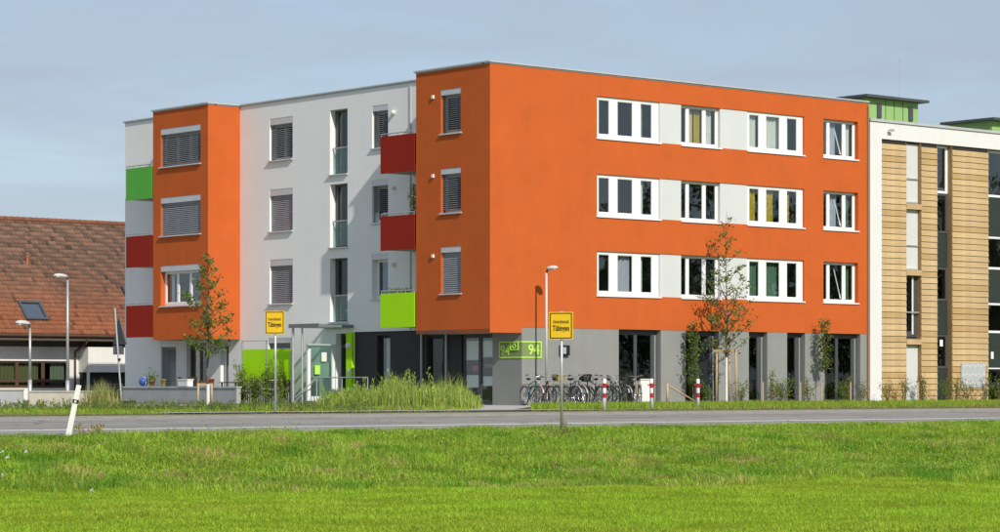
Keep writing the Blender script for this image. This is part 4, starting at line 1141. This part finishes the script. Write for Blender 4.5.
chair(0.7, 20.3, R(70), 'dark slatted garden chair on the terrace, left of its pair')
chair(0.7, 19.5, R(110), 'dark slatted garden chair on the terrace, right of its pair')
tb = place('garden_table', 0.75, 16.6, 'dark garden table at the right end of the terrace', 'table')
MB().box(-0.4, 0.4, -0.7, 0.7, 0.82, 0.86).build('table_top', M['brown'], tb)
for x in (-0.34, 0.34):
    for y in (-0.6, 0.6): MB().box(x-0.03, x+0.03, y-0.03, y+0.03, 0, 0.82).build('leg', M['brown'], tb)

# ------------------------------------------------------------------ foliage
def leaf_quads(P, size, D=None, aspect=0.5, spread=1.0, rg=None):
    """P (n,3) leaf bases, D preferred direction (n,3) or None, returns V,F (4 verts each)"""
    n = len(P)
    d = nrg.normal(size=(n, 3))
    if D is not None: d = d*spread+D
    d /= np.linalg.norm(d, axis=1)[:, None]+1e-9
    r = nrg.normal(size=(n, 3)); w = np.cross(d, r); w /= np.linalg.norm(w, axis=1)[:, None]+1e-9
    sz = (np.asarray(size)*np.ones(n))[:, None]
    up = np.cross(d, w)
    V = np.stack([P, P+d*sz*0.5+w*sz*aspect*0.5+up*sz*0.06, P+d*sz, P+d*sz*0.5-w*sz*aspect*0.5+up*sz*0.06], 1).reshape(-1, 3)
    F = np.arange(4*n).reshape(n, 4)
    return V, F
def leaf_obj(name, P, size, tint, parent=None, D=None, aspect=0.5, spread=1.0, var=0.25):
    V, F = leaf_quads(P, size, D, aspect, spread)
    n = len(P)
    k = np.clip(1+nrg.normal(size=(n, 1))*var, 0.4, 1.9)
    hue = nrg.normal(size=(n, 1))*0.12
    T_ = np.asarray(tint)*np.ones((n, 3))*k*np.concatenate([1+hue*1.5, np.ones((n, 1)), 1-hue], 1)
    me = tinted_mesh(name, V, F, np.repeat(np.clip(T_, 0.002, 0.9), 4, 0), M['leaf'])
    return link(name, me, parent)

def tree(pos, H, z0, prof, nb, leaves, lsize, tint, label, tr=0.05, lean=(0, 0), seed=1, bark='bark', base_paint=0.0, up=0.9, clump=0.16, name='young_tree', group='young street trees'):
    rg = random.Random(seed)
    o = empty(name, pos, 0, label, 'tree', group)
    mb = MB(); pts = []
    N = 9
    for i in range(N):
        f = i/(N-1); pts.append(Vector((lean[0]*f+rg.uniform(-.03, .03)*(i > 1), lean[1]*f+rg.uniform(-.03, .03)*(i > 1), H*f)))
    rs = [max(0.006, tr*(1-0.93*(i/(N-1))**0.8)) for i in range(N)]
    mb.path([tuple(p) for p in pts], rs, 7)
    def trunk_at(z):
        f = min(0.999, z/H)*(N-1); i = int(f); return pts[i].lerp(pts[i+1], f-i)
    LP = []
    for b in range(nb):
        f = (b+0.5)/nb; z = z0+(H*0.97-z0)*f**1.05
        reach = prof(z)*rg.uniform(0.7, 1.12); az = b*2.39996+rg.uniform(-.4, .4)
        st_ = trunk_at(max(z0*0.9, z-reach*up*0.8)); dirv = Vector((math.cos(az), math.sin(az), up*rg.uniform(0.5, 1.3)))
        end = st_+Vector((dirv.x*reach, dirv.y*reach, dirv.z*reach)); mid = st_.lerp(end, 0.55)+Vector((rg.uniform(-.06, .06), rg.uniform(-.06, .06), -0.04*reach))
        r = 0.012+0.010*reach
        mb.path([tuple(st_), tuple(mid), tuple(end)], [r, r*0.6, 0.003], 5)
        tips = [(mid, end)]
        for k in range(3+int(reach*2)):
            a = st_.lerp(end, rg.uniform(0.3, 0.95)); e = a+Vector((rg.gauss(0, 1), rg.gauss(0, 1), rg.gauss(0.35, 0.6)))*reach*0.22
            mb.tube(a, e, r*0.35, 0.002, 4, False); tips.append((a, e))
        for a, e in tips:
            LP.append((a, e, reach))
    mb.build('trunk', M[bark], o, True)
    tot = sum(max(0.15, (e-a).length) for a, e, _ in LP)
    P = []
    for a, e, reach in LP:
        n = int(leaves*max(0.15, (e-a).length)/tot*rg.uniform(0.45, 1.6))
        for _ in range(n):
            c = a.lerp(e, rg.uniform(0.15, 1.08)); P.append((c.x+rg.gauss(0, clump)*0.5, c.y+rg.gauss(0, clump)*0.5, c.z+rg.gauss(0, clump)*0.5))
    P = np.array(P)
    leaf_obj('crown', P, nrg.uniform(0.7, 1.25, len(P))*lsize, tint, o, aspect=0.55, var=0.3)
    if base_paint: MB().lathe((0, 0, 0), [(tr*1.12, 0), (tr*1.1, base_paint), (tr*1.0, base_paint+0.01)], 12).build('trunk_paint', M['limewash'], o)
    return o

def prof_right(z):
    if z < 3.0: return 0.75
    if z < 4.3: return 1.22-0.25*abs(z-3.5)
    if z < 5.2: return 0.80
    return max(0.22, 0.75-(z-5.0)*0.26)
tree(W(10.75, -1.1, 0), 7.25, 2.1, prof_right, 40, 1350, 0.12, (0.15, 0.20, 0.038), 'tall thin young tree tied to wooden stakes before the windows', tr=0.045, seed=4, base_paint=1.75, clump=0.13)
def prof_left(z):
    if z < 2.3: return 0.55
    if z < 3.6: return 0.95-0.2*abs(z-2.9)
    return max(0.16, 0.62-(z-3.6)*0.33)
tree(W(-10.82, 1.65, 0), 5.15, 1.75, prof_left, 34, 1550, 0.11, (0.13, 0.19, 0.036), 'young street tree with white painted trunk before the terrace wall', tr=0.05, seed=9, base_paint=0.75, clump=0.12)
def prof_col(z): return 0.26 if z < 2.8 else 0.16
tree(W(9.55, -0.55, 0), 3.2, 0.8, prof_col, 24, 1000, 0.10, (0.12, 0.19, 0.034), 'small columnar tree against the wall between the double glass doors', tr=0.025, seed=12, clump=0.14, up=1.6, name='columnar_tree', group='small columnar trees by the grey wall')
tree(W(16.75, -0.60, 0), 3.42, 1.35, prof_col, 22, 900, 0.10, (0.14, 0.18, 0.034), 'small columnar tree before the grey pier left of the last glazed bay', tr=0.025, seed=15, clump=0.14, up=1.6, name='columnar_tree', group='small columnar trees by the grey wall')

# stakes of the young trees
def stakes(pos, offs, h, bars, label):
    o = empty('tree_stakes', pos, THETA, label, 'tree stakes')
    for x, y in offs: MB().tube((x*1.08, y*1.08, 0), (x, y, h), 0.042, 0.038, 8).build('stake', M['wood'], o, True)
    for i in range(len(offs)):
        a, b = offs[i], offs[(i+1) % len(offs)]
        if len(offs) == 2 and i: break
        for z in bars: MB().box(-0.012, math.dist(a, b)+0.10, -0.014, 0.014, z, z+0.09).build('cross_board', M['wood'], o, loc=(a[0]-0.04, a[1], 0), rot=(0, 0, math.atan2(b[1]-a[1], b[0]-a[0])))
stakes(W(10.75, -1.1, 0), [(-0.28, 0.22), (0.42, 0.25), (0.10, -0.40)], 2.08, [1.98], 'three wooden stakes with cross boards round the tall young tree')
stakes(W(-10.82, 1.65, 0), [(-0.45, -0.1), (0.22, 0.12)], 0.76, [0.70], 'two low wooden stakes beside the white painted trunk')
fr_ = empty('timber_brace', W(5.6, -3.2, 0), THETA, 'weathered timber post with a slanting rail on the verge', 'timber rail')
MB().tube((0, 0, 0), (0, 0, 0.80), 0.045, n=8).build('post', M['wood'], fr_, True)
MB().tube((0.02, -0.03, 0.72), (1.25, -0.15, 0.14), 0.03, n=6).build('rail', M['wood'], fr_, True)

def shrub(pos, h, w, n, tint, label, seed, lsize=0.075, name='shrub', group='low shrubs along the front wall', parent=None, stems=6):
    rg = random.Random(seed)
    o = empty(name, pos, rg.uniform(0, 6), label, 'shrub', group)
    mb = MB(); P = []; D = []
    for k in range(stems):
        az = rg.uniform(0, 6.28); r = rg.uniform(0.2, 1.0)*w; hh = h*rg.uniform(0.6, 1.05)
        a = Vector((rg.uniform(-.06, .06), rg.uniform(-.06, .06), 0)); e = Vector((math.cos(az)*r, math.sin(az)*r, hh)); m_ = a.lerp(e, 0.5)+Vector((0, 0, hh*0.08))
        mb.path([tuple(a), tuple(m_), tuple(e)], [0.012, 0.008, 0.003], 5)
        for _ in range(n//stems):
            f = rg.uniform(0.12, 1.02); c = (a.lerp(m_, f*2) if f < 0.5 else m_.lerp(e, f*2-1)); s = 0.09*(1.2-0.4*f)
            P.append((c.x+rg.gauss(0, s), c.y+rg.gauss(0, s), max(0.02, c.z+rg.gauss(0, s)))); D.append((0, 0, 0.35))
    mb.build('stems', M['bark'], o)
    leaf_obj('leaves', np.array(P), nrg.uniform(0.7, 1.3, len(P))*lsize, tint, o, np.array(D), aspect=0.5)
    return o
ords = ['first', 'second', 'third', 'fourth', 'fifth', 'sixth', 'seventh', 'eighth', 'ninth', 'tenth', 'eleventh', 'twelfth', 'thirteenth', 'fourteenth', 'fifteenth', 'sixteenth', 'seventeenth', 'eighteenth']
sh_s = [10.1, 12.2, 13.4, 13.9, 14.7, 15.6, 17.4, 18.1, 18.9, 20.0, 21.4, 22.9, 23.7, 24.5, 25.6, 26.4, 27.1, 27.9]
for i, s in enumerate(sh_s):
    hgt = [0.9, 0.95, 1.2, 1.1, 0.95, 1.05, 0.75, 1.05, 0.8, 0.95, 1.15, 1.15, 1.05, 1.2, 1.0, 1.15, 1.0, 0.8][i]
    wall_ = 'glazed grey ground floor' if i < 9 else 'timber building'
    k = i if i < 9 else i-9
    shrub(W(s, -0.75+0.3*math.sin(i*1.9), 0), hgt, 0.34, 300 if i not in (2, 11) else 480, (0.12+0.03*(i % 3), 0.20, 0.034), f'low leafy shrub, {ords[k]} from the left along the {wall_}', 30+i)
for i in range(5):
    s = [16.2, 17.9, 12.9, 22.0, 15.0][i]
    o = empty('plant_stake', W(s, -0.95, 0), 0, ['short wooden plant stake before the glazed bay near the columnar tree', 'short wooden plant stake in front of the last glazed bay', 'short wooden plant stake before the first narrow glazed bay', 'short wooden plant stake in front of the timber boards', 'short wooden plant stake by the second narrow glazed bay'][i], 'stake', 'short plant stakes along the wall')
    MB().tube((0, 0, 0), (0, 0, 0.85), 0.035, 0.03, 7).build('stake', M['wood'], o)
# climbers on the lime screen
for i in range(4):
    shrub(W(0.05, 12.6+i*0.88, 0), [1.5, 1.75, 1.3, 1.55][i], 0.40, 900, (0.20, 0.29, 0.04), f'leafy climbing shrub at the lime screen, {ords[3-i]} from its left end', 70+i, 0.09, 'climbing_shrub', 'climbing shrubs on the lime screen', stems=9)
# pot plant and balcony plants
pp = empty('pot_plant', W(-0.3, 21.25, 0.88), 0, 'leafy green plant growing in the pot by the blue ball', 'plant')
leaf_obj('leaves', np.abs(nrg.normal(size=(160, 3)))*np.array([0.12, 0.12, 0.16])*nrg.choice([-1, 1], (160, 3))*np.array([1, 1, 1])+np.array([0, 0, 0.12]), 0.10, (0.15, 0.22, 0.03), pp)
bp_ = empty('balcony_plant', W(0.05, 4.45, 6.95), THETA, 'climbing plant beside the orange block above the lower red balcony', 'plant')
P = nrg.uniform(size=(420, 3))*np.array([0.35, 0.25, 1.15]); P[:, 0] += 0.05*np.sin(P[:, 2]*7); leaf_obj('leaves', P, 0.09, (0.16, 0.20, 0.05), bp_)
MB().path([(0.2, 0.12, -0.9), (0.15, 0.1, 0.3), (0.2, 0.15, 1.2)], 0.012).build('stem', M['bark'], bp_)
fb = empty('flower_box', W(0.18, 5.2, 3.95), THETA, 'flower box with small plants on the lime balcony', 'flower box')
MB().box(-0.08, 0.08, -0.55, 0.85, 0, 0.17).build('box', M['terracotta'], fb)
leaf_obj('plants', nrg.uniform(size=(260, 3))*np.array([0.2, 1.4, 0.2])+np.array([-0.1, -0.55, 0.15]), 0.08, (0.14, 0.17, 0.08), fb)

# ------------------------------------------------------------------ grass and weeds
def blades(name, X, Y, Z, h, w, tint, label, bend=0.5, three=True, parent=None, cat='grass'):
    n = len(X)
    az = nrg.uniform(0, 2*np.pi, n); bd = nrg.uniform(0.1, 1.0, n)*bend
    dx, dy = np.cos(az), np.sin(az); fx_, fy_ = -np.sin(az+nrg.normal(size=n)*0.6), np.cos(az+nrg.normal(size=n)*0.6)
    B0 = np.stack([X, Y, Z-0.01], 1); wv = np.stack([fx_, fy_, np.zeros(n)], 1)*(w/2)[:, None]
    mid = B0+np.stack([dx*bd*h*0.25, dy*bd*h*0.25, h*0.6], 1)
    tip = B0+np.stack([dx*bd*h*0.85, dy*bd*h*0.85, h*np.maximum(0.25, 1-0.25*bd)], 1)
    if three:
        V = np.stack([B0-wv, B0+wv, mid+wv*0.75, mid-wv*0.75, tip], 1).reshape(-1, 3)
        k = np.arange(n)[:, None]*5
        F = np.concatenate([k+np.array([0, 1, 2]), k+np.array([0, 2, 3]), k+np.array([3, 2, 4])], 0)
        T_ = np.repeat(tint, 5, 0)
    else:
        V = np.stack([B0-wv, B0+wv, tip], 1).reshape(-1, 3); F = np.arange(3*n).reshape(n, 3); T_ = np.repeat(tint, 3, 0)
    o = link(name, tinted_mesh(name, V, F, np.clip(T_, 0.003, 0.9), M['blade']), parent)
    tag(o, label, cat, kind='stuff'); return o

def sample_view(n, d0, d1, m=0.235):
    d = np.sqrt(nrg.uniform(d0*d0, d1*d1, n)); return nrg.uniform(-m, m, n)*d, d
def mow_edge(x): return 38.6+(x+7.5)*0.516
# mown meadow
X, Y = sample_view(620000, 26.0, 52.0)
edge = mow_edge(X)+(vnoise(X, Y, 0.35, 3)-0.5)*3.0+(vnoise(X, Y, 1.5, 4)-0.5)*1.2+nrg.normal(size=len(X))*0.45
k = Y < edge
X, Y = X[k], Y[k]; edge = edge[k]; n = len(X)
Z = near_height(X, Y)
p1 = vnoise(X, Y, 0.45, 21); p2 = vnoise(X, Y, 2.2, 22); p3 = nrg.random(n)
t0 = np.array([0.385, 0.55, 0.036]); t1 = np.array([0.45, 0.48, 0.055]); t2 = np.array([0.22, 0.42, 0.025])
a = np.clip(p1*1.4-0.35, 0, 1)[:, None]; b = (p3 < 0.25)[:, None]
tint = (t0*(1-a*0.6)+t1*a*0.6); tint = np.where(b, t2, tint)*(0.75+0.5*nrg.random((n, 1)))*(0.85+0.3*p2[:, None])
blades('mown_grass', X, Y, Z, (0.03+0.035*nrg.random(n))*(0.75+0.5*p2), 0.008+0.009*nrg.random(n), tint, 'short bright green mown meadow grass in the foreground', 1.5, three=False)
# rough bank
X, Y = sample_view(760000, 36.0, 72.0)
s_, t_ = st(X, Y)
edge = mow_edge(X)+(vnoise(X, Y, 0.35, 3)-0.5)*3.0+(vnoise(X, Y, 1.5, 4)-0.5)*1.2+nrg.normal(size=len(X))*0.45
k = (Y > edge-0.15) & (t_ < T_TOP-0.1+vnoise(X, Y, 1.3, 35)*0.75)
X, Y, t_ = X[k], Y[k], t_[k]; n = len(X)
# gather part of the blades into tufts
Z = near_height(X, Y)
c1 = vnoise(X, Y, 0.55, 31); c2 = vnoise(X, Y, 2.4, 32); c3 = vnoise(X, Y, 5.0, 33)
keep = nrg.random(n) < (0.35+0.9*c2)
X, Y, Z, t_, c1, c2, c3 = [q[keep] for q in (X, Y, Z, t_, c1, c2, c3)]; n = len(X)
g0 = np.array([0.345, 0.515, 0.042]); g1 = np.array([0.175, 0.34, 0.027]); g2 = np.array([0.49, 0.61, 0.08]); dry = np.array([0.58, 0.46, 0.18])
r3 = nrg.random((n, 1))
tint = np.where(r3 < 0.30, g1, np.where(r3 < 0.60, g2, g0))*(0.7+0.6*nrg.random((n, 1)))
fdry = np.clip((vnoise(X, Y, 0.8, 41)-0.57)*5, 0, 1)*np.clip((vnoise(X, Y, 2.6, 42)-0.3)*2, 0, 1)
isdry = (nrg.random(n) < fdry*0.9+0.045)[:, None]
tint = np.where(isdry, dry*(0.7+0.5*nrg.random((n, 1))), tint)
dk = np.clip((vnoise(X, Y, 1.3, 51)-0.62)*4, 0, 1)[:, None]; tint = tint*(1-dk)+np.array([0.16, 0.34, 0.025])*dk
tint = tint*(0.72+0.56*vnoise(X, Y, 1.7, 55)[:, None])
h = (0.05+0.11*nrg.random(n))*(0.5+1.0*c2)*(0.7+0.6*c1)+0.03
h = np.where(t_ > T_TOP-0.9, h*0.55+0.02, h)
blades('bank_grass', X, Y, Z, h, 0.005+0.007*nrg.random(n), tint, 'rough unmown green grass on the bank below the road', 2.0)
# broad-leaved weeds in the bank
X, Y = sample_view(80000, 38.0, 68.0); s_, t_ = st(X, Y)
k = (Y > mow_edge(X)+0.3) & (t_ < T_TOP-1.2) & (vnoise(X, Y, 1.6, 61) > 0.42); X, Y = X[k], Y[k]
P = np.stack([X, Y, near_height(X, Y)+nrg.uniform(0.03, 0.17, len(X))], 1)
o = leaf_obj('bank_weeds', P, nrg.uniform(0.025, 0.06, len(P)), (0.22, 0.37, 0.035), D=np.tile([0, 0, 0.7], (len(P), 1)), aspect=0.55); tag(o, 'broad-leaved weeds scattered through the bank grass', 'weeds', kind='stuff')
# white flowers at the left edge of the bank
for i, (x, y, zz) in enumerate([(-8.38, 43.3, 0.2), (-8.18, 42.7, 0.2), (-8.01, 43.4, 0.2), (-7.78, 40.2, 0.16), (-5.97, 37.65, 0.14)]):
    gz = float(near_height(np.array([x]), np.array([y]))[0])
    o = empty('white_flower', (x, y, gz), 0, ['white flower head at the very left edge of the bank', 'white flower head just below the topmost one at the left edge', 'single white flower on the bank right of the left edge cluster', 'lowest white flower head at the left edge of the bank', 'small white flower low on the bank below the leaning post'][i], 'flower', 'white flowers in the bank grass')
    MB().tube((0, 0, 0), (0.01, 0, zz), 0.004, n=4).build('stalk', M['stem'], o)
    leaf_obj('petals', nrg.normal(size=(26, 3))*0.006+np.array([0.01, 0, zz]), 0.030, (0.8, 0.8, 0.78), o, D=np.tile([0, 0, 0.5], (26, 1)), aspect=0.6, var=0.05)

# far verge
n = 230000
S = nrg.uniform(-36, 34, n); T_ = nrg.uniform(-13.6, -0.25, n)
XX = CX+FX*S-FY*T_; YY = CY+FY*S+FX*T_
u_ = XX/YY
in_path = (u_ > -0.0115) & (u_ < 0.0122) & (T_ < 0.5) & (S < 2.2)
pav = (T_ < -11.8) & (T_ > -13.35) & (S > -22) & (S < -6.5)
house = (S < -6) & (T_ > 4)
k = (np.abs(u_) < 0.225) & ~in_path & ~pav & ~house & ~((S > 1.4) & (T_ > -0.9) & (nrg.random(n) < 0.7)) & ~((S > 0.5) & (S < 6.3) & (T_ > -2.0) & (nrg.random(n) < 0.6))
S, T_, XX, YY, u_ = S[k], T_[k], XX[k], YY[k], u_[k]; n = len(S)
zz = np.where(T_ < -13.4, -0.05, np.where(T_ < -11, -0.01, 0.0))
c1 = vnoise(XX, YY, 0.7, 71); c2 = vnoise(XX, YY, 2.5, 72); r3 = nrg.random((n, 1))
right = (u_ > 0.012)
tint = np.where(r3 < 0.3, np.array([0.16, 0.30, 0.02]), np.where(r3 < 0.7, np.array([0.32, 0.48, 0.035]), np.array([0.40, 0.48, 0.07])))*(0.75+0.5*nrg.random((n, 1)))
drym = np.clip(c1-0.5, 0, 1)[:, None]*np.where(right, 0.3, 1.6)[:, None]+np.clip((-12.6-T_)*0.9, 0, 0.8)[:, None]
tint = np.where(nrg.random((n, 1)) < drym, np.array([0.36, 0.29, 0.13])*(0.7+0.5*nrg.random((n, 1))), tint)
h = np.where(right, 0.07+0.12*nrg.random(n), 0.05+0.14*nrg.random(n)*c2*1.3)*(0.6+0.8*c2)
h = np.where(T_ < -12.8, h*0.6, h); h = np.where(u_ < -0.10, h*0.6, h)
blades('verge_grass', XX, YY, zz, h, 0.02+0.018*nrg.random(n), tint, 'green grass verge between the road and the buildings', 0.7, three=False)

# tall weed thicket before the entrance
def weed_mass(name, spots, label, tint, leaves=34, lsize=0.10, var=0.25):
    P = []; D = []; mb = MB()
    for (x, y, z, hh) in spots:
        lx, ly = rnd.gauss(0, 0.10)*hh, rnd.gauss(0, 0.10)*hh
        mb.tube((x, y, z), (x+lx, y+ly, z+hh), 0.009, 0.003, 4, False)
        for i in range(leaves):
            f = rnd.uniform(0.08, 1.02)**0.85; a = rnd.uniform(0, 6.28); r = 0.02+0.05*(1-f)
            P.append((x+lx*f+r*math.cos(a), y+ly*f+r*math.sin(a), z+hh*f)); D.append((math.cos(a)*(1.1-0.6*f), math.sin(a)*(1.1-0.6*f), 0.5+1.3*f))
    o = leaf_obj(name, np.array(P), nrg.uniform(0.55, 1.35, len(P))*lsize, tint, None, np.array(D), aspect=0.32, spread=0.4, var=var)
    tag(o, label, 'weeds', kind='stuff')
    st_ = mb.build('weed_stems', M['stem'], o)
    st_['kind'] = 'stuff'
spots = []
for _ in range(400):
    y = rnd.uniform(77.5, 86.0); u = rnd.uniform(-0.0690, -0.0078)
    f = (u+0.069)/0.0612
    env = 0.42+1.3*f if f < 0.3 else min(1.0, 0.80+0.2*math.sin(f*14))
    env *= min(1.0, max(0.3, (1-f)*6.0))
    cl = 0.55+0.75*float(vnoise(np.array([u*y]), np.array([y*0.35]), 2.6, 81)[0])
    spots.append((u*y, y, 0.0, max(0.2, rnd.triangular(0.25, 1.4, 0.65)*env*cl)))
weed_mass('weed_thicket', spots, 'tall thicket of yellow-green weeds in front of the entrance', (0.30, 0.41, 0.075), 34, 0.10)
n = 5200; uu = nrg.uniform(-0.071, -0.0075, n); YY = nrg.uniform(77.2, 84.5, n); XX = uu*YY
cl = vnoise(XX, YY*0.35, 2.6, 81)*0.7+0.4; ff = (uu+0.071)/0.0635
env = np.minimum(1, 0.4+1.6*ff)*np.minimum(1, (1-ff)*6+0.25)
pal = nrg.random((n, 1))
blades('thicket_grass', XX, YY, np.zeros(n), nrg.uniform(0.25, 1.35, n)*cl*env, nrg.uniform(0.012, 0.026, n),
       np.where(pal < 0.35, np.array([0.52, 0.54, 0.16]), np.where(pal < 0.8, np.array([0.36, 0.50, 0.08]), np.array([0.20, 0.34, 0.05])))*(0.7+0.5*nrg.random((n, 1))), 'tall loose grasses growing through the weeds before the entrance', 0.5)
spots = []
for _ in range(420):
    y = rnd.uniform(70, 77.5); u = rnd.uniform(-0.195, -0.05); spots.append((u*y, y, 0.0, rnd.uniform(0.10, 0.24)*(0.5+rnd.random())))
weed_mass('verge_weeds', spots, 'low weeds along the left verge beside the road', (0.16, 0.22, 0.045), 16, 0.08)
n = 520; XX = nrg.normal(-12.3, 0.26, n); YY = nrg.uniform(78.6, 80.4, n); pal = nrg.random((n, 1))
blades('dry_tall_grass', XX, YY, np.zeros(n), nrg.uniform(0.35, 1.05, n)*np.clip(1.15-np.abs(XX+12.3)*0.9, 0.4, 1), nrg.uniform(0.014, 0.026, n),
       np.where(pal < 0.5, np.array([0.50, 0.45, 0.17]), np.array([0.30, 0.36, 0.10]))*(0.7+0.5*nrg.random((n, 1))), 'tall dry yellowish grass tuft left of the tilted road sign', 0.55)
spots = [(rnd.uniform(-8.32, -7.75), rnd.uniform(50.0, 50.6), -0.3, rnd.uniform(0.08, 0.24)) for _ in range(16)]
weed_mass('dry_post_grass', spots, 'dry pale grass tuft at the foot of the leaning marker post', (0.38, 0.31, 0.12), 16, 0.08)
spots = [(1.33+rnd.gauss(0, 0.14), 56.0+rnd.gauss(0, 0.3), -0.38, rnd.uniform(0.10, 0.26)) for _ in range(12)]
weed_mass('dry_sign_grass', spots, 'pale grass tuft at the foot of the near town sign', (0.26, 0.26, 0.10), 16, 0.07)

# ------------------------------------------------------------------ unseen wood on the right, added only to be mirrored in the panes
P = []
for k in range(46):
    cx_, cy_, hh, rr = rnd.uniform(150, 190), -20+k*4.2+rnd.uniform(-2, 2), rnd.uniform(17, 25), rnd.uniform(4, 6.5)
    for _ in range(750):
        a, b_, q = rnd.uniform(0, 6.28), math.acos(rnd.uniform(-1, 1)), rnd.random()**0.33
        P.append((cx_+rr*q*math.cos(a)*math.sin(b_), cy_+rr*q*math.sin(a)*math.sin(b_), -0.9+hh*0.55+hh*0.45*q*math.cos(b_)))
o = leaf_obj('reflection_wood', np.array(P), nrg.uniform(0.7, 1.3, len(P)), (0.06, 0.10, 0.02), aspect=0.8)
tag(o, 'dark green wood out of view on the right, added for pane reflections', 'wood', kind='stuff')
